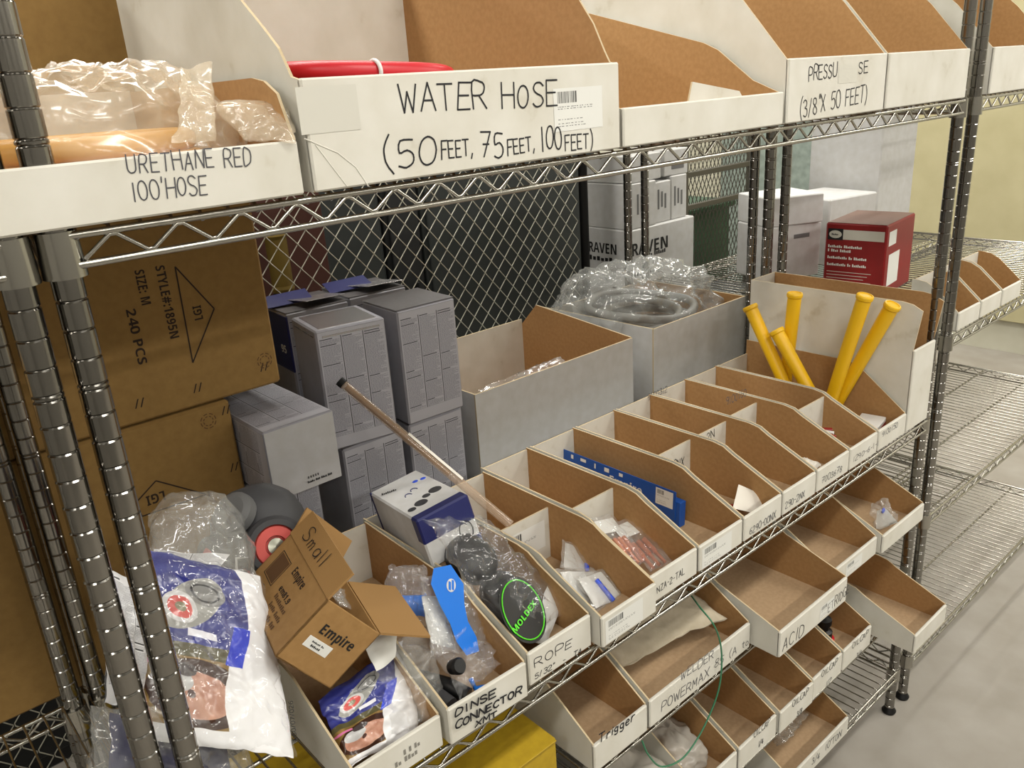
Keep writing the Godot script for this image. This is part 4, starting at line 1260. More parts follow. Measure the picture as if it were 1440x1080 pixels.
	# brown carton, open
	var s := Vector3(0.097, 0.169, 0.090)
	t = thing("open_carton", "small brown carton tipped open, printed on two sides", "box", Vector3(0.214, -0.104, -0.128), Vector3(deg_to_rad(-36.9), deg_to_rad(75.0), deg_to_rad(-86.2)))
	var k := 0.003
	# own axes: +z is the open end, -y the front side, -x the long printed side
	part(t, "side_panel", box_mesh(Vector3(-s.x / 2, -s.y / 2, -s.z / 2), Vector3(s.x / 2, -s.y / 2 + k, s.z / 2), 0.0008), M.empire)
	part(t, "side_panel", box_mesh(Vector3(-s.x / 2, s.y / 2 - k, -s.z / 2), Vector3(s.x / 2, s.y / 2, s.z / 2), 0.0008), M.empire)
	part(t, "side_panel", box_mesh(Vector3(-s.x / 2, -s.y / 2, -s.z / 2), Vector3(-s.x / 2 + k, s.y / 2, s.z / 2), 0.0008), M.empire)
	part(t, "side_panel", box_mesh(Vector3(s.x / 2 - k, -s.y / 2, -s.z / 2), Vector3(s.x / 2, s.y / 2, s.z / 2), 0.0008), M.empire)
	part(t, "bottom_panel", box_mesh(Vector3(-s.x / 2, -s.y / 2, -s.z / 2), Vector3(s.x / 2, s.y / 2, -s.z / 2 + k), 0.0008), M.empire)
	# flaps hinge on the rim
	var flap := box_mesh(Vector3(0, -0.5, -k / 2), Vector3(1, 0.5, k / 2), 0.0)
	part(t, "flap", flap, M.empire, Transform3D(Basis.from_euler(Vector3(0, -PI / 2 + 0.05, 0)) * Basis.from_scale(Vector3(0.042, s.y, 1)), Vector3(-s.x / 2, 0, s.z / 2)))
	part(t, "flap", flap, M.empire, Transform3D(Basis.from_euler(Vector3(0, -0.45, 0)) * Basis.from_scale(Vector3(0.075, s.y * 0.75, 1)), Vector3(s.x / 2, -0.02, s.z / 2)))
	part(t, "flap", flap, M.empire, Transform3D(Basis.from_euler(Vector3(0, 0, PI / 2)) * Basis.from_euler(Vector3(0, -1.1, 0)) * Basis.from_scale(Vector3(0.042, s.x * 0.96, 1)), Vector3(0, s.y / 2, s.z / 2)))
	var X := t.transform
	var Bx := X.basis
	# front side (-y): reading along +x, up towards +z
	print_text(t, "Empire", X * Vector3(-0.026, -s.y / 2 - 0.0003, 0.006), Bx.x, Bx.z, 0.0135, M.print_black, 0.056)
	part(t, "sticker", box_mesh(Vector3(-0.032, -s.y / 2 - 0.0006, -0.016), Vector3(0.008, -s.y / 2, -0.001), 0.0003), M.sticker_white)
	small_type(t, [6, 2], X * Vector3(-0.024, -s.y / 2 - 0.0008, -0.007), Bx.x, Bx.z, 0.0022, M.print_black, 0.022)
	small_type(t, [6], X * Vector3(-0.022, -s.y / 2 - 0.0008, -0.0125), Bx.x, Bx.z, 0.003, M.print_black, 0.018)
	# long side (-x): reading away from the front, up towards +z
	print_text(t, "Empire", X * Vector3(-s.x / 2 - 0.0003, 0.014, 0.020), -Bx.y, Bx.z, 0.0115, M.print_brown, 0.042)
	print_text(t, "em81.9", X * Vector3(-s.x / 2 - 0.0003, 0.010, -0.002), -Bx.y, Bx.z, 0.0085, M.print_brown, 0.038)
	small_type(t, [10], X * Vector3(-s.x / 2 - 0.0003, 0.006, -0.014), -Bx.y, Bx.z, 0.0065, M.print_faded, 0.048)
	small_type(t, [5, 5], X * Vector3(-s.x / 2 - 0.0003, 0.002, -0.025), -Bx.y, Bx.z, 0.0065, M.print_faded, 0.048)
	small_type(t, [5, 3], X * Vector3(-s.x / 2 - 0.0003, -0.004, -0.036), -Bx.y, Bx.z, 0.0065, M.print_faded, 0.042)
	var sq := MB.new()
	var w0 := [Vector2(0.030, -0.012), Vector2(0.066, -0.012), Vector2(0.066, 0.026), Vector2(0.030, 0.026)]
	for i in 4:
		var a: Vector2 = w0[i]; var b: Vector2 = w0[(i + 1) % 4]
		sq.tube([Vector3(-s.x / 2, a.x, a.y), Vector3(-s.x / 2, b.x, b.y)], 0.0006, 4)
	part(t, "printed_frame", sq.mesh(), M.print_brown)
	sq = MB.new()
	sq.face([Vector3(-s.x / 2 - 0.0003, 0.032, -0.010), Vector3(-s.x / 2 - 0.0003, 0.064, -0.010), Vector3(-s.x / 2 - 0.0003, 0.064, 0.024), Vector3(-s.x / 2 - 0.0003, 0.032, 0.024)], Vector3.LEFT)
	part(t, "printed_patch", sq.mesh(), M.print_faded)
	write(t, "Small", X * Vector3(-s.x / 2 - 0.002, 0.055, s.z / 2 + 0.012), X * Vector3(-s.x / 2 - 0.002, -0.025, s.z / 2 + 0.012), Bx.z, 0.02, 0.0014, M.ink, "flap")
	# clear film poking out of the carton
	c = [pz(455, 828, -0.15), pz(480, 826, -0.16), pz(530, 880, -0.10), pz(470, 845, -0.115)]
	part(t, "inner_film", bag_mesh(c, 0.003, 0.002, 0.006, 107, t.transform, 14, 14, 30.0), M.film_thick)

func mask_box(label: String, at: Vector3, turn: float, lying := false, foil := false) -> Node3D:
	var s := Vector3(0.131, 0.227, 0.128)
	var root := thing("mask_box", label, "box", at, Vector3(0, turn, 0), "grey printed mask boxes")
	if lying:
		s = Vector3(0.126, 0.122, 0.227)
		part(root, "body", box_mesh(Vector3(-s.x / 2, 0, -s.z / 2), Vector3(s.x / 2, s.y, s.z / 2), 0.003), M.box_grey)
		sheet(root, "end_panel", Vector2(-s.x / 2 + 0.002, 0.002), Vector2(s.x / 2 - 0.002, s.y - 0.002), face_front(s.z / 2), M.box_end)
		var sd := sheet(root, "printed_panel", Vector2(-s.z / 2, 0.003), Vector2(s.z / 2, s.y - 0.003), face_left(-s.x / 2), M.box_print)
		sd.transform = Transform3D(Basis(Vector3.UP, Vector3.FORWARD, Vector3.LEFT), Vector3(-s.x / 2 - 0.0004, s.y / 2, 0))
		(sd.mesh as ArrayMesh)
		sd.mesh = rect_mesh(Vector2(-s.y / 2 + 0.003, -s.z / 2), Vector2(s.y / 2 - 0.003, s.z / 2))
		part(root, "printed_panel", rect_mesh(Vector2(-s.x / 2 + 0.003, -s.z / 2 + 0.003), Vector2(s.x / 2 - 0.003, s.z / 2 - 0.003)), M.box_print, face_top(s.y))
		return root
	part(root, "body", box_mesh(Vector3(-s.x / 2, 0, -s.z / 2), Vector3(s.x / 2, s.y, s.z / 2), 0.003), M.box_grey)
	part(root, "printed_panel", rect_mesh(Vector2(-s.x / 2 + 0.003, 0.003), Vector2(s.x / 2 - 0.003, s.y - 0.004)), M.box_print, face_front(s.z / 2))
	if foil:
		part(root, "top_flap", box_mesh(Vector3(-s.x / 2 - 0.0005, s.y - 0.026, -s.z / 2), Vector3(s.x / 2 + 0.0005, s.y + 0.001, s.z / 2 + 0.0008), 0.012), M.box_foil)
	else:
		part(root, "top_flap", box_mesh(Vector3(-s.x / 2, s.y, -s.z / 2), Vector3(s.x / 2, s.y + 0.002, s.z / 2 - 0.002), 0.001), M.box_top)
	return root

func rect_mesh(lo: Vector2, hi: Vector2) -> ArrayMesh:
	var b := MB.new()
	b.quad(Vector3(lo.x, lo.y, 0), Vector3(hi.x, lo.y, 0), Vector3(hi.x, hi.y, 0), Vector3(lo.x, hi.y, 0))
	return b.mesh()

func build_back_row() -> void:
	# brown cartons
	var face_z := -0.50
	var t := carton("brown_carton", "upper brown carton printed STYLE#:1895N SIZE: M", Vector3(0.60, 0.318, 0.40), Vector3(0.092, BACK + 0.390, face_z - 0.20), Vector3.ZERO, M.brown, 0.004)
	var pt := func(u: float, v: float) -> Vector3:
		return pz(u, v, face_z)
	var dn := Vector3.DOWN
	print_text(t, "SIZE: M", pt.call(193, 380), dn, Vector3.RIGHT, 0.0135, M.print_brown, 0.052)
	print_text(t, "STYLE#:1895N", pt.call(222, 374), dn, Vector3.RIGHT, 0.0135, M.print_brown, 0.112)
	print_text(t, "240 PCS", pt.call(181, 435), dn, Vector3.RIGHT, 0.0135, M.print_brown, 0.085)
	print_text(t, "LGI", pt.call(282, 449) , Vector3.UP, Vector3.LEFT, 0.013, M.print_brown, 0.022)
	outline(t, [pt.call(246, 375), pt.call(301, 434), pt.call(271, 510)], 0.0011)
	stamp(t, pt.call(372, 507))
	dashes(t, [pt.call(272, 553), pt.call(190, 575), pt.call(366, 523)])
	t = carton("brown_carton", "lower brown carton with an upside-down LGI triangle", Vector3(0.60, 0.386, 0.40), Vector3(-0.002, BACK + 0.0005, face_z - 0.20), Vector3.ZERO, M.brown, 0.004)
	print_text(t, "LGI", pt.call(231, 694), Vector3.LEFT, Vector3.DOWN, 0.016, M.print_brown, 0.028)
	outline(t, [pt.call(219, 676), pt.call(290, 695), pt.call(200, 726), pt.call(190, 708)], 0.0011)
	stamp(t, pt.call(293, 592))
	dashes(t, [pt.call(312, 584), pt.call(324, 664)])
	carton("brown_carton", "brown carton standing left of the printed cartons", Vector3(0.5, 0.39, 0.40), Vector3(-0.60, BACK + 0.0005, face_z - 0.20), Vector3.ZERO, M.brown, 0.004)
	carton("brown_carton", "unseen brown carton added on the rear top shelf to shade the cartons below", Vector3(0.72, 0.26, 0.40), Vector3(0.16, TOP + 0.0005, -0.715), Vector3.ZERO, M.brown, 0.004)  # out of view, added to keep light off the printed cartons below
	# mask boxes: lower layer, then the upper ones
	var y0 := BACK + 0.0005
	var y1 := y0 + 0.2295
	var lower := [[0.366, -0.566], [0.553, -0.566], [0.700, -0.566], [0.560, -0.725], [0.70, -0.725]]
	for k in lower.size():
		mask_box(["grey mask box under the box lying on its side", "grey mask box under the foil-topped box", "grey mask box under the tallest-standing box", "grey mask box hidden behind the lower layer", "grey mask box hidden at the back of the lower layer"][k], Vector3(lower[k][0], y0, lower[k][1]), 0.0)
	var b := mask_box("grey printed mask box with a shiny foil top", Vector3(0.545, y1, -0.560), deg_to_rad(-9.0), false, true)
	b = mask_box("grey printed mask box standing next to the chain-link fence", Vector3(0.702, y1, -0.560), deg_to_rad(-2.0))
	b = mask_box("grey mask box with a dark blue side and torn top", Vector3(0.565, y1, -0.725), deg_to_rad(-4.0))
	part(b, "blue_side", box_mesh(Vector3(-0.0662, 0.11, -0.06), Vector3(-0.06, 0.222, 0.0642), 0.001), M.navy)
	print_text(b, "95", b.transform * Vector3(-0.0665, 0.15, 0.02), b.transform.basis.z, Vector3.UP, 0.016, M.plastic_white)
	flaps(b, 0.227)
	b = mask_box("grey mask box with open foil flaps behind the others", Vector3(0.705, y1, -0.728), deg_to_rad(-4.0))
	flaps(b, 0.227)
	b = mask_box("mask box lying on its side with its white end out", Vector3(0.365, y1, -0.515), deg_to_rad(0.5), true)
	small_type(b, [5, 3, 4, 3], b.transform * Vector3(-0.002, 0.012, 0.1146), b.transform.basis.x, Vector3.UP, 0.0042, M.print_black, 0.048)
	small_type(b, [1, 1, 1, 1, 1], b.transform * Vector3(0.0, 0.020, 0.1146), b.transform.basis.x, Vector3.UP, 0.0042, M.print_black, 0.022)
	# big white open boxes
	white_box("big white open box with a raised brown flap beside the mask boxes", 0.80, 1.293, -0.499, 0.243, 0.40, 0)
	white_box("big white open box full of bagged grey hose", 1.372, 1.770, -0.499, 0.246, 0.40, 1)
	# grey hoses in a clear bag
	t = thing("grey_hose", "coil of grey braided hose inside the shiny plastic bag", "hose", Vector3(1.565, BACK + 0.09, -0.715))
	for k in 7:
		var m := MB.new()
		var pts := []
		for i in 40:
			var a := TAU * i / 40
			pts.append(Vector3(0.012 * sin(k * 2.3) + (0.16 - 0.014 * (k % 3)) * cos(a), 0.0235 * k + 0.012 * sin(a + k * 1.7) + 0.004 * sin(3 * a + k), 0.010 * cos(k * 1.9) + (0.14 - 0.010 * (k % 2)) * sin(a)))
		m.tube(pts, 0.0115, 10, false, true)
		part(t, "loop", m.mesh(), M.hose_grey)
	t = thing("shiny_bag", "shiny crumpled clear plastic bag bulging out of the white box", "bag", Vector3(1.565, BACK + 0.225, -0.715))
	part(t, "film", blob(Vector3(0.42, 0.21, 0.35), 0.038, 23, 130, 70, 7.0, 0.7), M.film_silver)
	# cartons behind the second unit
	var rack := thing("steel_bench", "low steel bench behind the shelving, carrying the stacked white cartons", "bench", Vector3(2.15, FLOOR_Y, -1.22))
	part(rack, "top_plate", box_mesh(Vector3(-0.33, 0.90, -0.22), Vector3(0.45, 0.93, 0.24), 0.003), M.cabinet)
	for q in [[-0.30, -0.19], [0.42, -0.19], [-0.30, 0.20], [0.42, 0.20]]:
		part(rack, "leg", box_mesh(Vector3(q[0] - 0.02, 0, q[1] - 0.02), Vector3(q[0] + 0.02, 0.90, q[1] + 0.02), 0.002), M.cabinet)
	var yb := FLOOR_Y + 0.9305
	var rz := -1.0
	t = carton("glove_carton", "white carton with bold black RAVEN lettering behind the posts", Vector3(0.345, 0.325, 0.19), Vector3(2.037, yb, rz - 0.095), Vector3.ZERO, M.white_clean, 0.004)
	print_text(t, "RAVEN", Vector3(1.877, yb + 0.253, rz + 0.0005), Vector3.RIGHT, Vector3.UP, 0.040, M.print_black, 0.185)
	small_type(t, [5, 6], Vector3(1.93, yb + 0.226, rz + 0.0005), Vector3.RIGHT, Vector3.UP, 0.014, M.print_black, 0.13)
	small_type(t, [7, 5], Vector3(1.885, yb + 0.196, rz + 0.0005), Vector3.RIGHT, Vector3.UP, 0.018, M.print_black, 0.165)
	small_type(t, [4, 6], Vector3(1.885, yb + 0.170, rz + 0.0005), Vector3.RIGHT, Vector3.UP, 0.014, M.print_black, 0.16)
	print_text(t, "7", Vector3(2.075, yb + 0.128, rz + 0.0005), Vector3.RIGHT, Vector3.UP, 0.025, M.print_black)
	print_text(t, "RAVEN", Vector3(1.8638, yb + 0.253, rz - 0.18), Vector3(0, 0, 1), Vector3.UP, 0.034, M.print_black, 0.125)
	small_type(t, [6], Vector3(1.8638, yb + 0.215, rz - 0.18), Vector3(0, 0, 1), Vector3.UP, 0.016, M.print_black, 0.125)
	print_text(t, "7", Vector3(1.8638, yb + 0.115, rz - 0.075), Vector3(0, 0, 1), Vector3.UP, 0.025, M.print_black)
	sheet(t, "sticker", Vector2(0.09, 0.115), Vector2(0.15, 0.15), face_front(0.095), M.sticker)
	var yt := yb + 0.3255
	var row := [[1.866, 2.005, 0.145, 0.0], [2.010, 2.095, 0.135, -0.01], [2.100, 2.185, 0.145, -0.012]]
	for k in 3:
		t = carton("white_carton", ["white carton with a creased side on the glove carton, next to the fence", "narrow white carton between two others on the glove carton", "white carton at the gate end of the glove carton"][k], Vector3(row[k][1] - row[k][0], row[k][2], 0.20), Vector3((row[k][0] + row[k][1]) / 2, yt, rz - 0.103 + row[k][3]), Vector3.ZERO, M.white_clean, 0.003)
		for j in 3:
			sheet(t, "printed_text", Vector2(-0.028 + 0.018 * j, 0.045 + 0.006 * (j % 2)), Vector2(-0.018 + 0.018 * j, 0.110 - 0.008 * j), face_front(0.10), M.grey_print)
	carton("white_carton", "shallow white carton on top of the stack next to the fence", Vector3(0.17, 0.085, 0.20), Vector3(1.955, yt + 0.146, rz - 0.11), Vector3(0, 0.05, 0), M.white_clean, 0.003)
	t = carton("white_carton", "small printed white carton on the stack at the gate end", Vector3(0.125, 0.085, 0.2), Vector3(2.135, yt + 0.146, rz - 0.12), Vector3(0, -0.03, 0), M.white_clean, 0.003)
	sheet(t, "printed_text", Vector2(-0.025, 0.02), Vector2(0.04, 0.045), face_front(0.10), M.grey_print)

func outline(parent: Node3D, pts: Array, r: float) -> void:
	var m := MB.new()
	var inv := parent.transform.affine_inverse()
	for i in pts.size():
		var a: Vector3 = inv * pts[i]; var b: Vector3 = inv * pts[(i + 1) % pts.size()]
		var d := (b - a).normalized()
		var e := d.cross(Vector3.BACK) * r
		var o := Vector3(0, 0, 0.0005)
		m.face([a - e + o, b - e + o, b + e + o, a + e + o], Vector3.BACK)
	part(parent, "printed_outline", m.mesh(), M.print_brown)

func stamp(parent: Node3D, c: Vector3) -> void:
	var m := MB.new()
	var o := parent.transform.affine_inverse() * c + Vector3(0, 0, 0.0005)
	for r in [0.013, 0.0085]:
		for i in 24:
			if i % 3 == 2: continue
			var a := TAU * i / 24; var b := TAU * (i + 1) / 24
			m.face([o + Vector3(cos(a), sin(a), 0) * r, o + Vector3(cos(b), sin(b), 0) * r, o + Vector3(cos(b), sin(b), 0) * (r - 0.0015), o + Vector3(cos(a), sin(a), 0) * (r - 0.0015)], Vector3.BACK)
	part(parent, "printed_stamp", m.mesh(), M.print_faded)

func dashes(parent: Node3D, spots: Array) -> void:
	for c in spots:
		var m := MB.new()
		var o: Vector3 = parent.transform.affine_inverse() * c + Vector3(0, 0, 0.0005)
		for k in 2:
			var p := o + Vector3(0.008 * k, 0, 0)
			m.face([p, p + Vector3(0.002, 0, 0), p + Vector3(0.008, 0.014, 0), p + Vector3(0.006, 0.014, 0)], Vector3.BACK)
		part(parent, "printed_dashes", m.mesh(), M.print_brown)

func flaps(b: Node3D, y: float) -> void:
	for e in [[-0.045, -0.015, 0.5, -0.2], [0.03, 0.025, -0.45, 0.15]]:
		part(b, "torn_flap", box_mesh(Vector3(-0.045, 0, -0.035), Vector3(0.045, 0.0015, 0.035), 0.0003), M.box_foil if e[0] > 0 else M.navy, Transform3D(Basis.from_euler(Vector3(e[2] * 0.22, e[3], e[2] * 0.12)), Vector3(e[0] * 0.6, y + 0.010, e[1])))

func white_box(label: String, x0: float, x1: float, zf: float, h: float, d: float, kind: int) -> void:
	var w := x1 - x0
	var t := 0.004
	var root := thing("open_white_box", label, "box", Vector3((x0 + x1) / 2, BACK + 0.0005, zf))
	var rect := func(a: float, b: float) -> Array:
		return [Vector2(-a, 0), Vector2(a, 0), Vector2(a, b), Vector2(-a, b)]
	part(root, "front_panel", board(rect.call(w / 2, h), t, M.white_clean, M.kraft, M.edge), null)
	part(root, "back_panel", board(rect.call(w / 2 - t, h * 0.93), t, M.white, M.white_clean, M.edge), null, Transform3D(Basis.IDENTITY, Vector3(0, 0, -d + t)))
	part(root, "base", box_mesh(Vector3(-w / 2, 0, -d), Vector3(w / 2, t, -t), 0.0005), M.kraft)
	part(root, "side_panel", board([Vector2(-d, 0), Vector2(-t, 0), Vector2(-t, h), Vector2(-d, h * 0.98)], t, M.white_clean, M.kraft, M.edge), null, Transform3D(Basis(Vector3(0, 0, 1), Vector3.UP, Vector3(-1, 0, 0)), Vector3(-w / 2, 0, 0)))
	var right := [Vector2(t, 0), Vector2(d, 0), Vector2(d, h), Vector2(t, h)]
	if kind == 0:
		right = [Vector2(t, 0), Vector2(d, 0), Vector2(d, h * 0.86), Vector2(0.335, h + 0.032), Vector2(t, h + 0.002)]
	part(root, "side_panel", board(right, t, M.white_clean, M.kraft, M.edge), null, Transform3D(Basis(Vector3(0, 0, -1), Vector3.UP, Vector3(1, 0, 0)), Vector3(w / 2, 0, 0)))
	if kind == 0:
		part(root, "liner_film", bag_mesh([root.position + Vector3(-0.20, h - 0.02, -0.05), root.position + Vector3(0.06, h - 0.015, -0.06), root.position + Vector3(0.06, h - 0.03, -0.02), root.position + Vector3(-0.20, h - 0.04, -0.02)], 0.02, 0.004, 0.010, 130, root.transform, 20, 10, 20.0), M.film_bright)

func build_low_shelves() -> void:
	var b: Node3D
	# yellow carton
	var t := thing("yellow_carton", "yellow carton with a torn flap on the shelf below the bins", "box", Vector3(0.32, LOW + 0.0005, -0.17))
	part(t, "body", box_mesh(Vector3(-0.21, 0, -0.18), Vector3(0.208, 0.076, 0.16), 0.002), M.carton_yellow)
	part(t, "lid_flap", box_mesh(Vector3(-0.21, 0.077, -0.02), Vector3(0.205, 0.0795, 0.163), 0.0005), M.carton_yellow, Transform3D(Basis.from_euler(Vector3(0.02, 0, 0)), Vector3.ZERO))
	part(t, "lid_flap", box_mesh(Vector3(-0.21, 0.0, -0.16), Vector3(0.19, 0.003, 0.0), 0.0005), M.carton_yellow, Transform3D(Basis.from_euler(Vector3(-0.12, 0, 0)), Vector3(0, 0.079, -0.02)))
	var z := 0.03
	b = bin("white cardboard bin lettered Trigger on its lip", 0.573, 0.704, z, LOW, {"lip": 0.054, "run": 0.11, "h": 0.118})
	write_px(b, "Trigger", Vector2(842, 1045), Vector2(891, 1013), z, 0.0175, 0.0026, M.ink)
	b = bin("wide white cardboard bin lettered WELDER POWER MAX", 0.711, 1.010, z, LOW, {"lip": 0.056, "run": 0.11, "h": 0.118})
	write_px(b, "WELDER", Vector2(957, 957), Vector2(1003, 925), z, 0.0175, 0.0014, M.pencil)
	write_px(b, "POWERMAX", Vector2(930, 1001), Vector2(996, 951), z, 0.0185, 0.0015, M.pencil)
	write_px(b, "85 (Auto", Vector2(1004, 940), Vector2(1052, 906), z, 0.0165, 0.0013, M.pencil)
	b = bin("wide empty white cardboard bin lettered ACID, pulled forward", 1.020, 1.273, 0.088, LOW, {"lip": 0.057, "run": 0.17, "h": 0.118})
	write_px(b, "ACID", Vector2(1100, 916), Vector2(1130, 891), 0.088, 0.026, 0.0018, M.ink)
	write_px(b, "ETRIDGE", Vector2(1164, 861), Vector2(1193, 833), 0.088, 0.021, 0.0016, M.ink)
	sheet(b, "sticker", Vector2(0.02, 0.008), Vector2(0.075, 0.038), face_front(0), M.sticker)
	b = bin("white cardboard bin with a small barcode past the pulled-out one", 1.284, 1.482, 0.05, LOW, {"lip": 0.045, "run": 0.13, "h": 0.118})
	sheet(b, "sticker", Vector2(-0.04, 0.006), Vector2(0.03, 0.036), face_front(0), M.sticker)
	b = bin("white cardboard bin holding a clear bag with a blue spot", 1.492, 1.70, 0.06, LOW, {"lip": 0.045, "run": 0.16, "h": 0.118})
	var c := [px(1222, 712, 1.60), px(1250, 702, 1.62), px(1262, 735, 1.60), px(1232, 748, 1.58)]
	t = clear_bag("small_bag", "small clear bag with a blue spot in the far lower bin", "bag", c, 0.012, 0.01, 0.012, 140, M.film_thick, 20.0)
	part(t, "label_card", bag_mesh([c[0].lerp(c[2], 0.3), c[0].lerp(c[1], 0.5).lerp(c[2], 0.3), c[2], c[3]], 0.002, 0.001, 0.003, 141, t.transform, 6, 6), M.sticker_white)
	part(t, "blue_spot", blob(Vector3(0.014, 0.014, 0.006), 0.0, 1, 12, 8), M.cobalt, Transform3D(Basis.IDENTITY, t.transform.affine_inverse() * c[0].lerp(c[2], 0.38) + Vector3(0, 0.008, 0.008)))
	# crumpled leather sheet in the wide bin
	c = [pz(905, 870, -0.22), pz(1010, 858, -0.22), pz(1012, 905, -0.03), pz(905, 935, -0.05)]
	t = thing("leather_sheet", "crumpled tan hide sheet stuffed in the wide lower bin", "sheet", Vector3(0.86, LOW + 0.005, -0.12))
	part(t, "hide", bag_mesh([Vector3(0.722, LOW + 0.08, -0.36), Vector3(1.0, LOW + 0.08, -0.36), Vector3(0.995, LOW + 0.052, -0.012), Vector3(0.735, LOW + 0.035, -0.075)], 0.030, 0.002, 0.014, 143, t.transform, 40, 40, 6.0), M.leather)
	# second low row
	var names := ["lower white bin with a grey plastic bag behind the green string", "white OILCAP bin right beside the green string", "second OILCAP bin from the green string", "third OILCAP bin from the green string", "white OILCAP bin holding a black and red cap"]
	var xs := [[0.853, 0.982], [0.990, 1.127], [1.136, 1.270], [1.276, 1.406], [1.412, 1.548]]
	var words := ["", "1/4", "3/8", "1/2", "3/4"]
	var spots := [Vector2(), Vector2(1062, 1036), Vector2(1116, 993), Vector2(1157, 951), Vector2(1200, 911)]
	for k in 5:
		b = bin(names[k], xs[k][0], xs[k][1], z + (0.004 if k == 2 else 0.0), LOW2, {"lip": 0.056, "run": 0.12, "h": 0.118})
		if k > 0:
			var s: Vector2 = spots[k]
			var zz := z + (0.004 if k == 2 else 0.0)
			write_px(b, "OILCAP", s + Vector2(-2, 2), s + Vector2(20, -18), zz, 0.016, 0.0016, M.ink)
			write_px(b, words[k], s + Vector2(4, 15), s + Vector2(11, 9), zz, 0.014, 0.0017, M.ink)
	t = thing("oil_cap", "black cap with a red base standing in its bin", "cap", Vector3(1.475, LOW2 + 0.0035, -0.055))
	var m := MB.new()
	m.lathe([Vector2(0, 0), Vector2(0.026, 0), Vector2(0.027, 0.014), Vector2(0.022, 0.017), Vector2(0, 0.017)], 20)
	part(t, "base", m.mesh(), M.red)
	m = MB.new()
	m.lathe([Vector2(0.021, 0.017), Vector2(0.021, 0.034), Vector2(0.012, 0.038), Vector2(0.012, 0.052), Vector2(0.018, 0.054), Vector2(0.018, 0.068), Vector2(0, 0.070)], 18)
	part(t, "knob", m.mesh(), M.black)
	b = bin("long white bin sticking out past the bottom wire shelf", 1.585, 1.76, 0.12, LOW2, {"lip": 0.05, "run": 0.16, "h": 0.118, "d": 0.5})
	# white plastic behind the green string
	t = thing("plastic_bag", "milky plastic bag piled in the bin behind the green string", "bag", Vector3(0.915, LOW2 + 0.035, -0.09))
	part(t, "film", blob(Vector3(0.10, 0.075, 0.15), 0.014, 77, 40, 26, 14.0, 0.8), M.film_cloudy_white)
	t = thing("plastic_bag", "milky plastic bag slumped on the shelf below the Trigger bin", "bag", Vector3(0.745, LOW2 + 0.055, -0.05))
	part(t, "film", blob(Vector3(0.17, 0.11, 0.19), 0.016, 79, 44, 28, 12.0, 0.8), M.film_cloudy_white)
	# green string
	var gp := [pz(968, 832, -0.06), pz(985, 855, 0.005), pz(1002, 876, 0.036), pz(1012, 900, 0.040), pz(1015, 930, 0.042), pz(1011, 968, 0.043), pz(998, 1005, 0.042), pz(980, 1040, 0.041), pz(958, 1068, 0.040), pz(930, 1078, 0.038), pz(912, 1062, 0.036), pz(903, 1042, 0.030)]
	t = thing("green_string", "thin green string drooping over the welder bin's lip", "string", gp[0])
	m = MB.new()
	var curve := Curve3D.new()
	for i in gp.size():
		var dv: Vector3 = (gp[mini(i + 1, gp.size() - 1)] - gp[maxi(i - 1, 0)]) / 6.0
		curve.add_point(gp[i] - gp[0], -dv, dv)
	var gpts := []
	for i in 61:
		gpts.append(curve.sample_baked(curve.get_baked_length() * i / 60.0, true))
	m.tube(gpts, 0.0016, 8)
	part(t, "strand", m.mesh(), M.green)
	# bottom shelf
	b = bin("white bin lettered 10\" TON on the bottom wire shelf", 1.20, 1.470, z, BOT, {"lip": 0.050, "run": 0.13, "h": 0.118})
	write_px(b, "10\"TON", Vector2(1160, 1056), Vector2(1182, 1035), z, 0.018, 0.0018, M.pencil)
	write_px(b, "3/4", Vector2(1141, 1076), Vector2(1152, 1066), z, 0.018, 0.0018, M.pencil)
	c = [Vector3(1.27, BOT + 0.03, -0.16), Vector3(1.40, BOT + 0.03, -0.16), Vector3(1.40, BOT + 0.05, -0.03), Vector3(1.26, BOT + 0.06, -0.03)]
	clear_bag("plastic_bag", "grey clear plastic bag inside the bottom shelf bin", "bag", c, 0.025, 0.02, 0.018, 150, M.film_thick, 16.0)

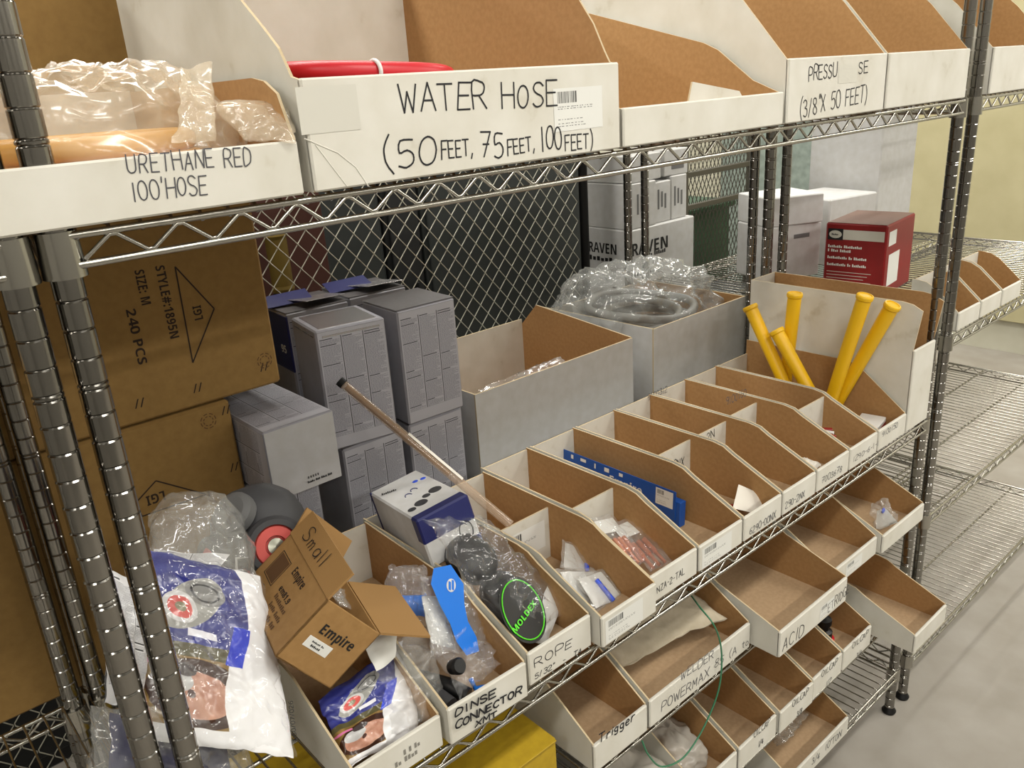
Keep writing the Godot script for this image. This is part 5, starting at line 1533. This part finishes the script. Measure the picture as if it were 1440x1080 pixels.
func build_background() -> void:
	# chain-link fence
	var fz := -1.02
	var t := thing("chain_link_fence", "galvanised chain-link fence behind the shelving", "fence", Vector3(-1.6, FLOOR_Y, fz))
	var pw := 0.0252; var ph := 0.0585
	var wire := MB.new()
	var pts := []
	var n := int(2.0 / (ph / 2))
	for i in n + 1:
		var x := (0.0 if i % 2 == 0 else pw)
		var y := i * ph / 2
		var dx := 0.004 * (1.0 if i % 2 == 0 else -1.0)
		pts.append(Vector3(x + dx * 1.0 - 0.0024 * (1.0 if i % 2 == 0 else -1.0), y - 0.0022, 0.0018 if i % 2 == 0 else -0.0018))
		pts.append(Vector3(x + dx * 1.0 - 0.0024 * (1.0 if i % 2 == 0 else -1.0), y + 0.0022, -0.0018 if i % 2 == 0 else 0.0018))
	wire.tube(pts, 0.0013, 6)
	var wm := wire.mesh()
	var wired := MB.new()
	var turned := []
	for p in pts:
		turned.append(Vector3(pw - p.x, p.y, -p.z))
	wired.tube(turned, 0.0013, 6)
	var wt := wired.mesh()
	for k in int(3.26 / pw):
		part(t, "wire", wm if k % 2 == 0 else wt, M.galv, Transform3D(Basis.IDENTITY, Vector3(k * pw, 0, 0)))
	var pole := MB.new()
	pole.tube([Vector3(3.30, 0, -0.02), Vector3(3.30, 2.3, -0.02)], 0.014, 16)
	part(t, "pole", pole.mesh(), M.dark_metal)
	# dark cabinets behind the fence
	var cabs := [[-1.2, 0.72, "cabinet_dark", "black steel cabinet behind the fence, left of the rusty panel"], [1.02, 1.27, "cabinet", "dark grey steel locker behind the fence, beside the rusty panel"], [1.28, 1.42, "cabinet_dark", "narrow black body standing in for the dark gap between two lockers"], [1.43, 2.28, "cabinet", "wide dark grey steel cabinet behind the fence"]]  # the narrow black one stands in for a dark gap, shade built as a body
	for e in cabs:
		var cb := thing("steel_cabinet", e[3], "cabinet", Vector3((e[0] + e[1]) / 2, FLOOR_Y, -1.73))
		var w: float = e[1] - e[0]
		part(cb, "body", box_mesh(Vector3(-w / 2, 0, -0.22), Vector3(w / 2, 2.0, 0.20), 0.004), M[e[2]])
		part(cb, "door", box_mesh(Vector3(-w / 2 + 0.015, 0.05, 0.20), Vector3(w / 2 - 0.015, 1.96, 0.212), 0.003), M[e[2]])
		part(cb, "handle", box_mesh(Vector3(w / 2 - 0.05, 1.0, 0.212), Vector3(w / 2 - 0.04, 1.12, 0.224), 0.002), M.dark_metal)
	t = thing("rusty_panel", "reddish brown panel standing behind the fence", "panel", Vector3(0.76, FLOOR_Y, -1.22))
	part(t, "board", box_mesh(Vector3(-0.14, 0, -0.02), Vector3(0.14, 2.0, 0.0), 0.003), M.rust)
	part(t, "stile", box_mesh(Vector3(-0.14, 0, 0.0), Vector3(-0.11, 2.0, 0.008), 0.002), M.rust)
	t = thing("yellow_can", "small yellow drum behind the fence at the carton's edge", "can", Vector3(0.712, FLOOR_Y + 1.28, -1.12))
	var m := MB.new()
	m.lathe([Vector2(0, 0), Vector2(0.026, 0), Vector2(0.028, 0.008), Vector2(0.026, 0.016), Vector2(0.026, 0.13), Vector2(0.028, 0.138), Vector2(0, 0.14)], 20)
	part(t, "drum", m.mesh(), mat(Color(0.42, 0.34, 0.10), 0.6))
	m = MB.new()
	m.lathe([Vector2(0, -1.28), Vector2(0.04, -1.28), Vector2(0.03, -0.02), Vector2(0.025, 0.0), Vector2(0, 0)], 16)
	part(t, "pedestal", m.mesh(), M.cabinet_dark)
	# brown post beyond the glove cartons
	t = thing("wooden_post", "brown wooden board upright behind the white cartons", "board", Vector3(2.665, FLOOR_Y, -1.48))
	part(t, "plank", box_mesh(Vector3(-0.10, 0, -0.02), Vector3(0.06, 2.0, 0.02), 0.003), M.wood)
	# expanded metal gate
	var gz := -1.6
	t = thing("mesh_gate", "expanded metal mesh gate with steel cross bars", "gate", Vector3(2.93, FLOOR_Y, gz))
	var gw := 0.55
	var strand := MB.new()
	pts = []
	var gp := 0.030; var gh := 0.060
	n = int(2.0 / (gh / 2))
	for i in n + 1:
		pts.append(Vector3(0.0 if i % 2 == 0 else gp / 2, i * gh / 2, 0))
	strand.tube(pts, 0.0026, 4, false)
	var all := MB.new()
	for k in int(gw / (gp / 2)):
		var flipx := k % 2 == 1
		all.put(strand, Transform3D(Basis.from_scale(Vector3(-1 if flipx else 1, 1, 1)), Vector3(k * gp / 2 + (gp / 2 if flipx else 0.0), 0, 0)))
	part(t, "mesh", all.mesh(), M.galv_dark).set_meta("kind", "stuff")
	for y in [0.05, 0.62, 1.14, 1.287, 1.95]:
		part(t, "cross_bar", box_mesh(Vector3(0, y - 0.012, -0.012), Vector3(gw, y + 0.012, 0.012), 0.002), M.galv_dark)
	for x in [0.0, gw]:
		part(t, "frame_post", box_mesh(Vector3(x - 0.02, 0, -0.02), Vector3(x + 0.02, 2.1, 0.02), 0.003), M.galv_dark)
	t = thing("green_bin", "dark green plastic bin behind the mesh gate", "bin", Vector3(3.33, FLOOR_Y, gz - 0.35))
	part(t, "body", box_mesh(Vector3(-0.30, 0, -0.2), Vector3(0.22, 1.09, 0.2), 0.03), M.green_bin)
	part(t, "rim", box_mesh(Vector3(-0.315, 1.06, -0.215), Vector3(0.235, 1.095, 0.215), 0.01), M.green_bin)
	# plain white boxes on the unit behind the red box
	var sz := -0.53
	var sy := -0.105 + 0.0005
	t = carton("white_box", "long white box with a black slot on the rear unit", Vector3(0.19, 0.168, 0.17), Vector3(2.19, sy, sz - 0.13), Vector3(0, -0.35, 0), M.white_clean, 0.003)
	sheet(t, "printed_text", Vector2(-0.01, 0.125), Vector2(0.05, 0.138), face_front(0.085), M.grey_print)
	t = carton("white_box", "white lidded box stacked on the long white box", Vector3(0.19, 0.088, 0.18), Vector3(2.19, sy + 0.1685, sz - 0.13), Vector3(0, -0.45, 0), M.white_clean, 0.003)
	t = carton("white_box", "white box with a creased wrapping behind the red box", Vector3(0.23, 0.215, 0.22), Vector3(2.50, sy, sz - 0.14), Vector3(0, -0.2, 0), M.white_clean, 0.004)
	carton("white_box", "tall white box at the far end of the rear unit", Vector3(0.26, 0.50, 0.26), Vector3(2.79, sy, sz - 0.17), Vector3.ZERO, M.white_clean, 0.004)
	# red box on the neighbouring unit
	t = carton("red_box", "dark red printed carton with a scuffed brown top", Vector3(0.235, 0.206, 0.17), Vector3(2.189, -0.1095, -0.362), Vector3(0, deg_to_rad(7.1), 0), M.red_box, 0.004)
	part(t, "top_face", rect_mesh(Vector2(-0.115, -0.082), Vector2(0.115, 0.082)), M.red_top, face_top(0.206))
	build_red_print(t)
	# painted board and trim on the far wall
	var gb := thing("wall_board", "pale grey-green painted board on the far wall", "board", Vector3(5.19, 0.0, -2.0))
	part(gb, "panel", box_mesh(Vector3(-0.03, -1.0, -0.95), Vector3(0.0, 1.6, 0.05), 0.004), M.wall_green)
	part(gb, "cream_panel", box_mesh(Vector3(-0.03, -1.0, 0.14), Vector3(0.0, 1.6, 1.9), 0.004), M.wall_cream)
	part(gb, "steel_edge", box_mesh(Vector3(-0.06, -1.1, 0.05), Vector3(0.0, 1.6, 0.14), 0.004), M.galv_dark)

func build_red_print(t: Node3D) -> void:
	# the side turned to the camera is the left one (-x) and the front one (+z)
	var X := t.transform
	var l := -0.1178
	part(t, "label_band", box_mesh(Vector3(l, 0.160, -0.075), Vector3(l + 0.001, 0.188, 0.078), 0.0002), M.tape)
	part(t, "oval_badge", box_mesh(Vector3(l - 0.0004, 0.158, -0.078), Vector3(l + 0.001, 0.190, -0.035), 0.0002), M.print_black)
	small_type(t, [8, 10], X * Vector3(l - 0.0002, 0.136, -0.075), X.basis.z, Vector3.UP, 0.008, M.sticker_white, 0.10)
	small_type(t, [1, 4, 6], X * Vector3(l - 0.0002, 0.124, -0.075), X.basis.z, Vector3.UP, 0.008, M.sticker_white, 0.07)
	small_type(t, [11, 2, 7], X * Vector3(l - 0.0002, 0.104, -0.075), X.basis.z, Vector3.UP, 0.008, M.sticker_white, 0.115)
	small_type(t, [11, 2, 8], X * Vector3(l - 0.0002, 0.084, -0.075), X.basis.z, Vector3.UP, 0.008, M.sticker_white, 0.115)
	for k in 6:
		part(t, "printed_line", box_mesh(Vector3(l, 0.066 - 0.009 * k, -0.075), Vector3(l + 0.001, 0.0675 - 0.009 * k, 0.05 - 0.01 * (k % 3)), 0.0), M.tape)
	part(t, "sticker", box_mesh(Vector3(-0.09, 0.03, 0.0852), Vector3(0.0, 0.12, 0.0856), 0.0), M.sticker_white)
	var ov := MB.new()
	var rim := []
	for i in 24:
		rim.append(Vector3(l - 0.0008, 0.174 + 0.011 * sin(TAU * i / 24), -0.0565 + 0.018 * cos(TAU * i / 24)))
	ov.face(rim, Vector3.LEFT)
	part(t, "badge_oval", ov.mesh(), M.tape)
	small_type(t, [7], X * Vector3(l - 0.0009, 0.1715, -0.067), X.basis.z, Vector3.UP, 0.005, M.print_black, 0.021)
	part(t, "oval_badge", box_mesh(Vector3(-0.10, 0.145, 0.0852), Vector3(-0.04, 0.185, 0.0856), 0.0), M.sticker_white)
